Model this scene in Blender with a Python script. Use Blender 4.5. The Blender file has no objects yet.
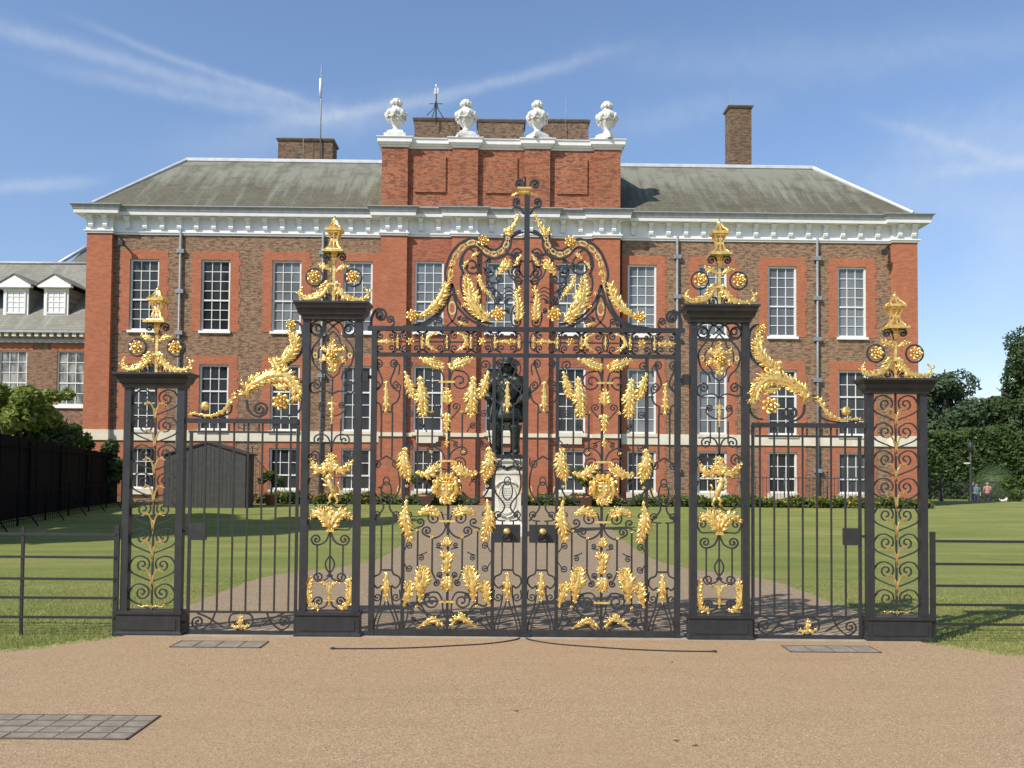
import bpy, math, random
import numpy as np
from mathutils import Vector, Matrix
random.seed(7); rng = np.random.default_rng(7)
R = math.radians
S = bpy.context.scene
COL = S.collection

# ------------------------------------------------------------------ camera
F = 858.0; PITCH = 1.8; ROLL = 0.45; VPP = 468 - F*math.tan(R(PITCH))
CAM = Vector((-0.126, -9.0, 1.77))
cam = bpy.data.cameras.new('camera'); camo = bpy.data.objects.new('camera', cam); COL.objects.link(camo)
cam.sensor_width = 36.0; cam.lens = 36.0*F/1024.0
cam.shift_y = (VPP-384)/1024.0
cam.clip_start = 0.05; cam.clip_end = 3000
CM = Matrix.Rotation(R(90+PITCH), 4, 'X') @ Matrix.Rotation(R(ROLL), 4, 'Z')
camo.matrix_world = Matrix.Translation(CAM) @ CM
S.camera = camo
def ray(u, v):
    return (CM.to_3x3() @ Vector(((u-512)/F, (VPP-v)/F, -1.0)))
def at(u, v, Y):
    d = ray(u, v); t = (Y-CAM.y)/d.y
    return CAM + d*t
def floor_at(u, v, z=0.0):
    d = ray(u, v); t = (z-CAM.z)/d.z
    return CAM + d*t

# ------------------------------------------------------------------ object helpers
def link(o, parent=None):
    COL.objects.link(o)
    if parent is not None: o.parent = parent
    return o
def tag(o, label=None, cat=None, group=None, kind=None):
    if label: o['label'] = label
    if cat: o['category'] = cat
    if group: o['group'] = group
    if kind: o['kind'] = kind
    return o
def empty(name, loc=(0,0,0), rz=0, label=None, cat=None, group=None):
    o = bpy.data.objects.new(name, None); o.location = loc; o.rotation_euler = (0,0,rz)
    o.empty_display_size = 0.2
    link(o); return tag(o, label, cat, group)
def copy_tree(o, parent=None):
    c = o.copy(); COL.objects.link(c); c.parent = parent
    for ch in list(o.children): copy_tree(ch, c)
    return c

class MB:
    def __init__(s): s.v=[]; s.f=[]; s.sm=[]
    def add(s, vs, fs, smooth=False):
        n=len(s.v); s.v.extend([tuple(p) for p in vs])
        for f in fs: s.f.append(tuple(i+n for i in f)); s.sm.append(smooth)
        return s
    def box(s, x0,x1,y0,y1,z0,z1):
        if x0>x1: x0,x1=x1,x0
        if y0>y1: y0,y1=y1,y0
        if z0>z1: z0,z1=z1,z0
        return s.add([(x0,y0,z0),(x1,y0,z0),(x1,y1,z0),(x0,y1,z0),(x0,y0,z1),(x1,y0,z1),(x1,y1,z1),(x0,y1,z1)],
              [(0,3,2,1),(4,5,6,7),(0,1,5,4),(1,2,6,5),(2,3,7,6),(3,0,4,7)])
    def loft(s, secs, caps=True, smooth=False):   # list of equal-length closed loops
        n=len(secs[0]); vs=[p for q in secs for p in q]; fs=[]
        for k in range(len(secs)-1):
            a=k*n; b=a+n
            for i in range(n):
                j=(i+1)%n; fs.append((a+i,a+j,b+j,b+i))
        if caps:
            fs.append(tuple(range(n-1,-1,-1))); fs.append(tuple(range(len(vs)-n,len(vs))))
        return s.add(vs,fs,smooth)
    def rects(s, lv, cx=0, cy=0):                  # square loft: (z, halfx, halfy)
        return s.loft([[(cx-a,cy-b,z),(cx+a,cy-b,z),(cx+a,cy+b,z),(cx-a,cy+b,z)] for z,a,b in lv])
    def lathe(s, prof, cx=0, cy=0, n=16, smooth=True, wob=0, wn=8):
        secs=[]
        for r,z in prof:
            secs.append([(cx+(r*(1+wob*math.cos(wn*2*math.pi*i/n)))*math.cos(2*math.pi*i/n), cy+(r*(1+wob*math.cos(wn*2*math.pi*i/n)))*math.sin(2*math.pi*i/n), z) for i in range(n)])
        return s.loft(secs, True, smooth)
    def tube(s, pts, r, n=6, smooth=True, ry=None):
        pts=[Vector(p) for p in pts]; m=len(pts)
        rr = r if isinstance(r,(list,tuple)) else [r]*m
        secs=[]; up=None
        for i in range(m):
            t=(pts[min(i+1,m-1)]-pts[max(i-1,0)])
            if t.length<1e-9: t=Vector((0,0,1))
            t.normalize()
            ref=Vector((0,1,0)) if abs(t.y)<0.9 else Vector((1,0,0))
            a=t.cross(ref).normalized(); b=t.cross(a).normalized()
            kb = (ry/rr[i] if ry else 1)
            off = math.pi/4 if n==4 else 0
            secs.append([pts[i]+a*(math.cos(off+2*math.pi*k/n)*rr[i])+b*(math.sin(off+2*math.pi*k/n)*rr[i]*kb) for k in range(n)])
        return s.loft(secs, True, smooth)
    def ball(s, c, r, n=8, m=6, smooth=True):
        if not isinstance(r,(list,tuple)): r=(r,r,r)
        prof=[]
        secs=[]
        for j in range(m+1):
            a=-math.pi/2+math.pi*j/m; a=max(min(a,1.5),-1.5)
            secs.append([(c[0]+r[0]*math.cos(a)*math.cos(2*math.pi*i/n), c[1]+r[1]*math.cos(a)*math.sin(2*math.pi*i/n), c[2]+r[2]*math.sin(a)) for i in range(n)])
        return s.loft(secs, True, smooth)
    def prism(s, poly, y0, y1):                    # polygon in XZ extruded in Y
        n=len(poly)
        vs=[(x,y0,z) for x,z in poly]+[(x,y1,z) for x,z in poly]
        fs=[tuple(range(n)), tuple(range(2*n-1,n-1,-1))]+[(i,n+i,n+(i+1)%n,(i+1)%n) for i in range(n)]
        return s.add(vs,fs)
    def obj(s, name, mat, parent=None, loc=None):
        me=bpy.data.meshes.new(name); me.from_pydata(s.v,[],s.f); 
        me.polygons.foreach_set('use_smooth', s.sm); me.validate(); me.update()
        if mat is not None: me.materials.append(mat)
        o=bpy.data.objects.new(name,me)
        if loc: o.location=loc
        return link(o,parent)

def smooth(pts, k=6):
    if len(pts)<3: return [tuple(p) for p in pts]
    P=[np.array(p,float) for p in pts]; P=[2*P[0]-P[1]]+P+[2*P[-1]-P[-2]]
    out=[]
    for i in range(1,len(P)-2):
        for j in range(k):
            t=j/k
            out.append(0.5*((2*P[i])+(-P[i-1]+P[i+1])*t+(2*P[i-1]-5*P[i]+4*P[i+1]-P[i+2])*t*t+(-P[i-1]+3*P[i]-3*P[i+1]+P[i+2])*t**3))
    out.append(P[-2]); return [tuple(p) for p in out]
def spiral(c, st, sgn=1, turns=1.3, k=18, end=0.2):
    a0=math.atan2(st[1]-c[1], st[0]-c[0]); r0=math.hypot(st[1]-c[1], st[0]-c[0])
    return [(c[0]+r0*(1-(1-end)*t)*math.cos(a0+sgn*turns*2*math.pi*t), c[1]+r0*(1-(1-end)*t)*math.sin(a0+sgn*turns*2*math.pi*t)) for t in [i/k for i in range(1,k+1)]]

# ------------------------------------------------------------------ materials
def new_mat(name):
    m=bpy.data.materials.new(name); m.use_nodes=True
    nt=m.node_tree; b=nt.nodes['Principled BSDF']; return m,nt,b
def N(nt,t,**kw):
    n=nt.nodes.new(t)
    for k,v in kw.items():
        if k in n.inputs: n.inputs[k].default_value=v
        else: setattr(n,k,v)
    return n
def ramp(nt, fac, stops):
    r=nt.nodes.new('ShaderNodeValToRGB'); nt.links.new(fac,r.inputs[0])
    e=r.color_ramp.elements
    while len(e)<len(stops): e.new(0.5)
    for q,(p,c) in zip(e,stops): q.position=p; q.color=(c[0],c[1],c[2],1)
    return r.outputs[0]
def noise(nt, vec, scale, detail=4, rough=0.55):
    n=nt.nodes.new('ShaderNodeTexNoise'); n.inputs['Scale'].default_value=scale; n.inputs['Detail'].default_value=detail; n.inputs['Roughness'].default_value=rough
    if vec is not None: nt.links.new(vec,n.inputs['Vector'])
    return n.outputs['Fac']
def mixc(nt, fac, a, b, mode='MIX'):
    m=nt.nodes.new('ShaderNodeMix'); m.data_type='RGBA'; m.blend_type=mode
    for i,x in ((0,fac),(6,a),(7,b)):
        if hasattr(x,'is_linked') or isinstance(x,bpy.types.NodeSocket): nt.links.new(x,m.inputs[i])
        elif i==0: m.inputs[0].default_value=x
        else: m.inputs[i].default_value=(x[0],x[1],x[2],1)
    return m.outputs[2]
def coords(nt, kind='Object', scale=(1,1,1)):
    t=nt.nodes.new('ShaderNodeTexCoord'); mp=nt.nodes.new('ShaderNodeMapping'); mp.inputs['Scale'].default_value=scale
    nt.links.new(t.outputs[kind],mp.inputs['Vector']); return mp.outputs['Vector']
def bump(nt,b,h,strength=0.3,dist=0.02):
    n=nt.nodes.new('ShaderNodeBump'); n.inputs['Strength'].default_value=strength; n.inputs['Distance'].default_value=dist
    nt.links.new(h,n.inputs['Height']); nt.links.new(n.outputs[0],b.inputs['Normal'])
def simple(name, c1, c2=None, rough=0.6, metal=0, scale=8, bs=0.15, bd=0.01, spec=0.5):
    m,nt,b=new_mat(name); v=coords(nt)
    f=noise(nt,v,scale,5)
    c2=c2 or tuple(x*0.75 for x in c1)
    nt.links.new(ramp(nt,f,[(0.3,c2),(0.7,c1)]),b.inputs['Base Color'])
    b.inputs['Roughness'].default_value=rough; b.inputs['Metallic'].default_value=metal
    b.inputs['Specular IOR Level'].default_value=spec
    if bs: bump(nt,b,noise(nt,v,scale*4,3),bs,bd)
    return m
def brick_mat(name, ca, cb, mortar, dark, soot=0.5):
    m,nt,b=new_mat(name)
    t=nt.nodes.new('ShaderNodeTexCoord'); sx=nt.nodes.new('ShaderNodeSeparateXYZ'); nt.links.new(t.outputs['Object'],sx.inputs[0])
    ad=N(nt,'ShaderNodeMath',operation='ADD'); nt.links.new(sx.outputs[0],ad.inputs[0]); nt.links.new(sx.outputs[1],ad.inputs[1])
    cx=nt.nodes.new('ShaderNodeCombineXYZ'); nt.links.new(ad.outputs[0],cx.inputs[0]); nt.links.new(sx.outputs[2],cx.inputs[1])
    br=nt.nodes.new('ShaderNodeTexBrick'); nt.links.new(cx.outputs[0],br.inputs['Vector'])
    br.inputs['Color1'].default_value=(*ca,1); br.inputs['Color2'].default_value=(*cb,1); br.inputs['Mortar'].default_value=(*mortar,1)
    br.inputs['Scale'].default_value=1; br.inputs['Brick Width'].default_value=0.24; br.inputs['Row Height'].default_value=0.082
    br.inputs['Mortar Size'].default_value=0.009; br.inputs['Mortar Smooth'].default_value=0.3; br.inputs['Bias'].default_value=-0.1
    v=coords(nt)
    # scattered darker bricks: noise stretched along the course
    v2=coords(nt,scale=(3.6,3.6,11))
    f2=noise(nt,v2,1.0,2,0.7)
    c=mixc(nt, ramp(nt,f2,[(0.46,(0,0,0)),(0.6,(1,1,1))]), br.outputs['Color'], dark)
    f3=noise(nt,v,0.6,5,0.6)
    c=mixc(nt, ramp(nt,f3,[(0.35,(0,0,0)),(0.75,(soot,)*3)]), c, tuple(x*0.55 for x in ca))
    f4=noise(nt,v,2.3,4,0.6)
    c=mixc(nt, ramp(nt,f4,[(0.55,(0,0,0)),(0.8,(0.35,)*3)]), c, tuple(min(1,x*1.35+0.03) for x in ca))
    nt.links.new(c,b.inputs['Base Color']); b.inputs['Roughness'].default_value=0.88; b.inputs['Specular IOR Level'].default_value=0.2
    bump(nt,b,f2,0.35,0.02)
    return m
M={}
M['brown_brick']=brick_mat('brown_brick',(0.33,0.20,0.122),(0.24,0.135,0.085),(0.38,0.30,0.20),(0.13,0.085,0.06),0.4)
M['red_brick']=brick_mat('red_brick',(0.415,0.138,0.076),(0.34,0.11,0.064),(0.38,0.2,0.13),(0.26,0.10,0.065),0.4)
M['attic_brick']=brick_mat('attic_brick',(0.42,0.145,0.07),(0.32,0.108,0.052),(0.40,0.26,0.18),(0.18,0.08,0.055),0.55)
M['rub_brick']=brick_mat('rub_brick',(0.455,0.162,0.084),(0.40,0.138,0.073),(0.42,0.2,0.12),(0.36,0.13,0.075),0.25)
M['chimney_brick']=brick_mat('chimney_brick',(0.22,0.14,0.085),(0.15,0.10,0.065),(0.26,0.21,0.15),(0.08,0.06,0.045),0.6)
M['wing_brick']=brick_mat('wing_brick',(0.30,0.165,0.105),(0.22,0.115,0.08),(0.36,0.28,0.2),(0.15,0.09,0.07),0.35)
M['white_paint']=simple('white_paint',(0.86,0.86,0.85),(0.76,0.77,0.77),0.55,scale=2.5,bs=0.1)
M['white_sash']=simple('white_sash',(0.78,0.78,0.75),(0.70,0.70,0.68),0.5,scale=3,bs=0)
M['cream_stone']=simple('cream_stone',(0.74,0.69,0.55),(0.6,0.54,0.42),0.75,scale=3)
M['urn_stone']=simple('urn_stone',(0.80,0.79,0.74),(0.58,0.57,0.53),0.7,scale=7,bs=0.6,bd=0.05)
M['lead']=simple('lead',(0.42,0.44,0.46),(0.30,0.32,0.34),0.55,0.1,scale=5)
M['pale_lead']=simple('pale_lead',(0.66,0.68,0.70),(0.5,0.52,0.54),0.5,0.1,scale=3)
M['pipe_metal']=simple('pipe_metal',(0.30,0.32,0.34),(0.2,0.22,0.24),0.55,0.2,scale=6)
M['iron']=simple('iron',(0.034,0.036,0.037),(0.020,0.021,0.022),0.42,0.0,scale=9,bs=0.25,bd=0.004)
M['dark_iron']=simple('dark_iron',(0.03,0.031,0.033),(0.02,0.02,0.022),0.5,0.0,scale=9,bs=0.1)
M['fence_paint']=simple('fence_paint',(0.028,0.030,0.028),(0.018,0.019,0.018),0.5,scale=14,bs=0.2)
M['bronze']=simple('bronze',(0.050,0.062,0.052),(0.014,0.016,0.014),0.36,0.55,scale=11,bs=0.4,bd=0.02)
M['plinth_stone']=simple('plinth_stone',(0.72,0.68,0.58),(0.52,0.49,0.41),0.8,scale=6,bs=0.4,bd=0.02)
M['engraved']=simple('engraved',(0.25,0.24,0.21),(0.18,0.17,0.15),0.9)
M['terracotta']=simple('terracotta',(0.42,0.17,0.10),(0.32,0.13,0.08),0.8)
M['boards']=simple('boards',(0.080,0.078,0.073),(0.058,0.057,0.053),0.8,scale=5,spec=0.2)
M['dark_boards']=simple('dark_boards',(0.012,0.011,0.010),(0.007,0.007,0.006),0.9,scale=4,spec=0.15)
M['hoarding_rail']=simple('hoarding_rail',(0.03,0.03,0.03),(0.02,0.02,0.02),0.8)
M['felt']=simple('felt',(0.05,0.04,0.038),None,0.9)
M['chimney_cap']=simple('chimney_cap',(0.20,0.15,0.11),(0.11,0.085,0.065),0.9)
M['bark']=simple('bark',(0.11,0.085,0.06),(0.06,0.045,0.035),0.9,scale=6,bs=0.8,bd=0.05)
M['stone_sett']=simple('stone_sett',(0.285,0.25,0.19),(0.175,0.15,0.115),0.85,scale=7,bs=0.5,bd=0.01)
M['cover_frame']=simple('cover_frame',(0.15,0.11,0.075),(0.09,0.065,0.045),0.9)
M['threshold']=simple('threshold',(0.40,0.335,0.25),(0.31,0.25,0.18),0.85,scale=6,bs=0.4)
# gilding
m,nt,b=new_mat('gilding'); v=coords(nt); f=noise(nt,v,30,4)
nt.links.new(ramp(nt,f,[(0.30,(0.42,0.22,0.06)),(0.42,(0.86,0.56,0.16)),(0.58,(0.99,0.74,0.26)),(0.8,(1.0,0.86,0.44))]),b.inputs['Base Color'])
b.inputs['Metallic'].default_value=0.68; b.inputs['Roughness'].default_value=0.25
bump(nt,b,noise(nt,v,70,3),0.5,0.006); M['gold']=m
# glazing
def glass(name,c,c2,ro,bl=0.4):
    m,nt,b=new_mat(name); v=coords(nt,scale=(1.3,1,0.5))
    f=noise(nt,v,bl,3,0.6)
    nt.links.new(ramp(nt,f,[(0.4,c2),(0.62,c)]),b.inputs['Base Color'])
    b.inputs['Roughness'].default_value=ro; b.inputs['Specular IOR Level'].default_value=(0.3 if name=='dark_glass' else 0.7)
    bump(nt,b,noise(nt,coords(nt),1.2,2),0.06,0.05); return m
M['dark_glass']=glass('dark_glass',(0.060,0.065,0.070),(0.020,0.022,0.024),0.08)
M['blind_glass']=glass('blind_glass',(0.19,0.205,0.215),(0.10,0.11,0.118),0.12)
M['curtain_glass']=glass('curtain_glass',(0.34,0.34,0.31),(0.06,0.06,0.055),0.15,2.2)
# slates
def slate(name,base,dark,pale):
    m,nt,b=new_mat(name); v=coords(nt)
    br=nt.nodes.new('ShaderNodeTexBrick')
    t=nt.nodes.new('ShaderNodeTexCoord'); nt.links.new(t.outputs['Object'],br.inputs['Vector'])
    sx=nt.nodes.new('ShaderNodeSeparateXYZ'); nt.links.new(t.outputs['Object'],sx.inputs[0])
    cx=nt.nodes.new('ShaderNodeCombineXYZ')
    ad=N(nt,'ShaderNodeMath',operation='ADD'); nt.links.new(sx.outputs[0],ad.inputs[0]); nt.links.new(sx.outputs[1],ad.inputs[1])
    nt.links.new(sx.outputs[0],cx.inputs[0]); nt.links.new(sx.outputs[2],cx.inputs[1]); nt.links.new(cx.outputs[0],br.inputs['Vector'])
    br.inputs['Scale'].default_value=1; br.inputs['Brick Width'].default_value=0.35; br.inputs['Row Height'].default_value=0.16; br.inputs['Mortar Size'].default_value=0.01
    br.inputs['Color1'].default_value=(*base,1); br.inputs['Color2'].default_value=(*tuple(x*0.8 for x in base),1); br.inputs['Mortar'].default_value=(*dark,1)
    st=noise(nt,coords(nt,scale=(2.2,0.25,0.20)),1.0,5,0.65)
    zz=N(nt,'ShaderNodeMapRange'); nt.links.new(sx.outputs[2],zz.inputs[0]); zz.inputs[1].default_value=14.2; zz.inputs[2].default_value=17.2
    mu=N(nt,'ShaderNodeMath',operation='ADD'); nt.links.new(st,mu.inputs[0])
    m2=N(nt,'ShaderNodeMath',operation='MULTIPLY'); nt.links.new(zz.outputs[0],m2.inputs[0]); m2.inputs[1].default_value=0.34
    nt.links.new(m2.outputs[0],mu.inputs[1])
    c=mixc(nt, ramp(nt,mu.outputs[0],[(0.52,(0,0,0)),(0.74,(0.85,)*3)]), br.outputs['Color'], pale)
    f=noise(nt,v,0.8,6,0.7)
    c=mixc(nt, ramp(nt,f,[(0.5,(0,0,0)),(0.7,(0.75,)*3)]), c, dark)
    nt.links.new(c,b.inputs['Base Color']); b.inputs['Roughness'].default_value=0.8; b.inputs['Specular IOR Level'].default_value=0.25
    bump(nt,b,br.outputs['Fac'],-0.3,0.02); return m
M['slate']=slate('slate',(0.135,0.130,0.092),(0.078,0.070,0.045),(0.215,0.22,0.175))
M['wing_slate']=slate('wing_slate',(0.25,0.245,0.205),(0.16,0.15,0.12),(0.30,0.30,0.27))
# gravel
def gravel(name,stops,big,sc=120,bs=0.5):
    m,nt,b=new_mat(name); v=coords(nt)
    vo=nt.nodes.new('ShaderNodeTexVoronoi'); vo.inputs['Scale'].default_value=sc; nt.links.new(v,vo.inputs['Vector'])
    sp=nt.nodes.new('ShaderNodeSeparateColor'); nt.links.new(vo.outputs['Color'],sp.inputs[0])
    c=ramp(nt,sp.outputs[0],stops)
    f=noise(nt,v,0.55,6,0.6)
    c=mixc(nt, ramp(nt,f,[(0.35,(0,0,0)),(0.65,(0.55,)*3)]), c, big)
    f5=noise(nt,coords(nt,scale=(0.5,3,1)),0.9,4,0.6)
    c=mixc(nt, ramp(nt,f5,[(0.5,(0,0,0)),(0.75,(0.3,)*3)]), c, tuple(x*0.7 for x in big))
    f6=noise(nt,v,22,4,0.7)
    c=mixc(nt, ramp(nt,f6,[(0.5,(0,0,0)),(0.8,(0.45,)*3)]), c, tuple(x*0.6 for x in big))
    nt.links.new(c,b.inputs['Base Color']); b.inputs['Roughness'].default_value=0.92; b.inputs['Specular IOR Level'].default_value=0.2
    bump(nt,b,vo.outputs['Distance'],bs,0.006); return m
M['gravel']=gravel('gravel',[(0.0,(0.17,0.115,0.064)),(0.3,(0.330,0.222,0.126)),(0.7,(0.405,0.280,0.163)),(1.0,(0.58,0.44,0.29))],(0.365,0.250,0.146),150,0.5)
M['path']=gravel('path',[(0.0,(0.16,0.12,0.072)),(0.4,(0.265,0.200,0.126)),(0.8,(0.325,0.248,0.160)),(1.0,(0.41,0.32,0.22))],(0.285,0.216,0.138),60,0.3)
# grass
m,nt,b=new_mat('lawn_grass'); v=coords(nt)
f=noise(nt,coords(nt,scale=(0.35,1.2,1)),0.8,6,0.65); f2=noise(nt,v,14,5,0.7); f3=noise(nt,coords(nt,scale=(6,60,1)),3,3)
c=ramp(nt,f,[(0.3,(0.160,0.205,0.052)),(0.5,(0.235,0.258,0.078)),(0.7,(0.36,0.33,0.125))])
c=mixc(nt, ramp(nt,f2,[(0.4,(0,0,0)),(0.75,(0.6,)*3)]), c, (0.13,0.17,0.035))
c=mixc(nt, ramp(nt,noise(nt,v,1.9,5,0.7),[(0.55,(0,0,0)),(0.75,(0.55,)*3)]), c, (0.34,0.29,0.11))
nt.links.new(c,b.inputs['Base Color']); b.inputs['Roughness'].default_value=0.95; b.inputs['Specular IOR Level'].default_value=0.1
bump(nt,b,noise(nt,v,45,4,0.8),0.9,0.03); M['grass']=m
def leafmat(name,a,bb,cc,tr=0.25):
    m,nt,b=new_mat(name)
    oi=nt.nodes.new('ShaderNodeNewGeometry')
    c=ramp(nt,oi.outputs['Random Per Island'],[(0.0,a),(0.5,bb),(1.0,cc)])
    nt.links.new(c,b.inputs['Base Color']); b.inputs['Roughness'].default_value=0.6; b.inputs['Specular IOR Level'].default_value=0.3
    t=nt.nodes.new('ShaderNodeBsdfTranslucent'); nt.links.new(c,t.inputs[0])
    mx=nt.nodes.new('ShaderNodeMixShader'); mx.inputs[0].default_value=tr
    out=nt.nodes['Material Output']; nt.links.new(b.outputs[0],mx.inputs[1]); nt.links.new(t.outputs[0],mx.inputs[2]); nt.links.new(mx.outputs[0],out.inputs[0]); return m
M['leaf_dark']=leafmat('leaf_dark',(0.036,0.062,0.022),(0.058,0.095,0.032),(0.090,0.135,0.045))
M['leaf_blue']=leafmat('leaf_blue',(0.046,0.078,0.036),(0.068,0.108,0.050),(0.100,0.145,0.065))
M['leaf_mid']=leafmat('leaf_mid',(0.050,0.085,0.018),(0.080,0.125,0.024),(0.115,0.165,0.035))
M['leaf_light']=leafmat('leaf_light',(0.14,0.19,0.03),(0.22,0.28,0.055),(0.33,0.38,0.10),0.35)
M['blade']=leafmat('blade',(0.20,0.26,0.06),(0.31,0.34,0.09),(0.54,0.46,0.20),0.35)
M['petal']=leafmat('petal',(0.55,0.30,0.04),(0.60,0.14,0.05),(0.65,0.5,0.10),0.1)
M['skin']=simple('skin',(0.55,0.33,0.24),None,0.6,bs=0); M['pink_cloth']=simple('pink_cloth',(0.62,0.30,0.30),None,0.9,bs=0)
M['navy_cloth']=simple('navy_cloth',(0.04,0.06,0.13),None,0.9,bs=0); M['black_cloth']=simple('black_cloth',(0.03,0.03,0.035),None,0.9,bs=0)
M['teal_cloth']=simple('teal_cloth',(0.10,0.30,0.32),None,0.9,bs=0); M['cap_cloth']=simple('cap_cloth',(0.6,0.6,0.6),None,0.9,bs=0)
M['hair']=simple('hair',(0.05,0.035,0.025),None,0.8,bs=0); M['dog_fur']=simple('dog_fur',(0.7,0.66,0.58),None,0.9,bs=0)
M['dead_leaf']=simple('dead_leaf',(0.14,0.06,0.02),None,0.8,bs=0)
M['leaf_hedge']=leafmat('leaf_hedge',(0.036,0.064,0.016),(0.060,0.098,0.022),(0.092,0.135,0.032))
M['worn_gold']=simple('worn_gold',(0.62,0.42,0.15),(0.30,0.19,0.07),0.42,0.5,scale=25,bs=0.3)
M['straw']=simple('straw',(0.36,0.30,0.12),(0.22,0.21,0.07),0.95,scale=6,bs=0.8,bd=0.02)
M['pebble']=leafmat('pebble',(0.20,0.13,0.08),(0.34,0.24,0.15),(0.50,0.40,0.28),0.0)
# ------------------------------------------------------------------ sun, sky
SUN_EL=44; dxy=(0.752,0.659)                       # direction light travels (x,y)
az=math.atan2(dxy[0],dxy[1])
sd=bpy.data.lights.new('sun','SUN'); so=bpy.data.objects.new('sun',sd); link(so)
sd.energy=5.0; sd.angle=R(0.53); sd.color=(1.0,0.93,0.82)
d=Vector((dxy[0]*math.cos(R(SUN_EL)),dxy[1]*math.cos(R(SUN_EL)),-math.sin(R(SUN_EL))))
so.rotation_euler=d.to_track_quat('-Z','Y').to_euler(); so.location=(-20,-20,30)
w=bpy.data.worlds.new('World'); S.world=w; w.use_nodes=True; nt=w.node_tree
bg=nt.nodes['Background']; sky=nt.nodes.new('ShaderNodeTexSky'); sky.sky_type='NISHITA'; sky.sun_disc=False
sky.sun_elevation=R(SUN_EL); sky.sun_rotation=math.atan2(-dxy[0],-dxy[1]); sky.air_density=1.0; sky.dust_density=0.25; sky.ozone_density=1.6
SKYS=0.15
tc=nt.nodes.new('ShaderNodeTexCoord')
sep=nt.nodes.new('ShaderNodeSeparateXYZ'); nt.links.new(tc.outputs['Generated'],sep.inputs[0])
def mth(op,a,b=None,c=None):
    n=nt.nodes.new('ShaderNodeMath'); n.operation=op
    for i,x in enumerate((a,b,c)):
        if x is None: continue
        if isinstance(x,bpy.types.NodeSocket): nt.links.new(x,n.inputs[i])
        else: n.inputs[i].default_value=x
    return n.outputs[0]
# thin cirrus as streaks running over the sky (azimuth and height of the direction)
ax=mth('ARCTAN2',sep.outputs[0],sep.outputs[1]); el=mth('ARCSINE',sep.outputs[2])
cv=nt.nodes.new('ShaderNodeCombineXYZ'); nt.links.new(ax,cv.inputs[0]); nt.links.new(el,cv.inputs[1])
def azel(u,v):
    r=ray(u,v).normalized(); return math.atan2(r.x,r.y), math.asin(r.z)
warp=noise(nt,cv.outputs[0],14,5,0.65)
fine=noise(nt,cv.outputs[0],60,4,0.6)
def streak(p,q,wd,amp):
    (x0,y0),(x1,y1)=azel(*p),azel(*q); L=math.hypot(x1-x0,y1-y0); tx,ty=(x1-x0)/L,(y1-y0)/L
    a=mth('SUBTRACT',ax,x0); b=mth('SUBTRACT',el,y0)
    along=mth('ADD',mth('MULTIPLY',a,tx),mth('MULTIPLY',b,ty))
    across=mth('SUBTRACT',mth('MULTIPLY',b,tx),mth('MULTIPLY',a,ty))
    across=mth('ADD',across,mth('MULTIPLY',mth('SUBTRACT',warp,0.5),wd*2.4))
    g=mth('EXPONENT',mth('MULTIPLY',mth('POWER',mth('DIVIDE',across,wd),2.0),-1.0))
    e=mth('EXPONENT',mth('MULTIPLY',mth('POWER',mth('DIVIDE',mth('SUBTRACT',along,L/2),L*0.55),4.0),-1.0))
    return mth('MULTIPLY',mth('MULTIPLY',g,e),mth('MULTIPLY',mth('ADD',fine,0.35),amp))
tot=None
for s_ in [((-60,8),(320,108),0.0085,0.30),((60,70),(330,120),0.007,0.22),((290,122),(590,58),0.0065,0.30),((100,30),(300,100),0.004,0.25),((180,150),(420,105),0.02,0.16),
           ((-40,192),(90,180),0.006,0.3),((620,125),(760,100),0.015,0.14),((900,150),(1100,130),0.03,0.26),((840,190),(1080,215),0.03,0.2),((980,250),(1100,270),0.05,0.25),((640,60),(1100,30),0.02,0.13),((880,120),(1060,175),0.006,0.2),((930,175),(1080,150),0.008,0.22)]:
    x=streak(*s_); tot=x if tot is None else mth('ADD',tot,x)
cl=nt.nodes.new('ShaderNodeClamp'); nt.links.new(tot,cl.inputs[0]); cl.inputs[2].default_value=0.6
hs=nt.nodes.new('ShaderNodeHueSaturation'); hs.inputs['Saturation'].default_value=1.0; hs.inputs['Value'].default_value=1.0
lowf=nt.nodes.new('ShaderNodeMapRange'); nt.links.new(el,lowf.inputs[0]); lowf.inputs[1].default_value=R(1); lowf.inputs[2].default_value=R(26); lowf.interpolation_type='SMOOTHSTEP'
haz=mixc(nt,lowf.outputs[0],(0.80,0.77,0.84),(0.97,1.0,1.07)); nt.links.new(mixc(nt,1.0,sky.outputs[0],haz,'MULTIPLY'),hs.inputs['Color'])
cmix=mixc(nt,cl.outputs[0],hs.outputs[0],(4.4,4.8,5.3))
nt.links.new(cmix,bg.inputs['Color']); bg.inputs['Strength'].default_value=SKYS
S.view_settings.view_transform='Standard'; S.view_settings.look='None'; S.view_settings.exposure=0.15; S.view_settings.gamma=1.0
S.cycles.max_bounces=6; S.cycles.diffuse_bounces=2; S.cycles.glossy_bounces=3; S.cycles.transmission_bounces=3

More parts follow.
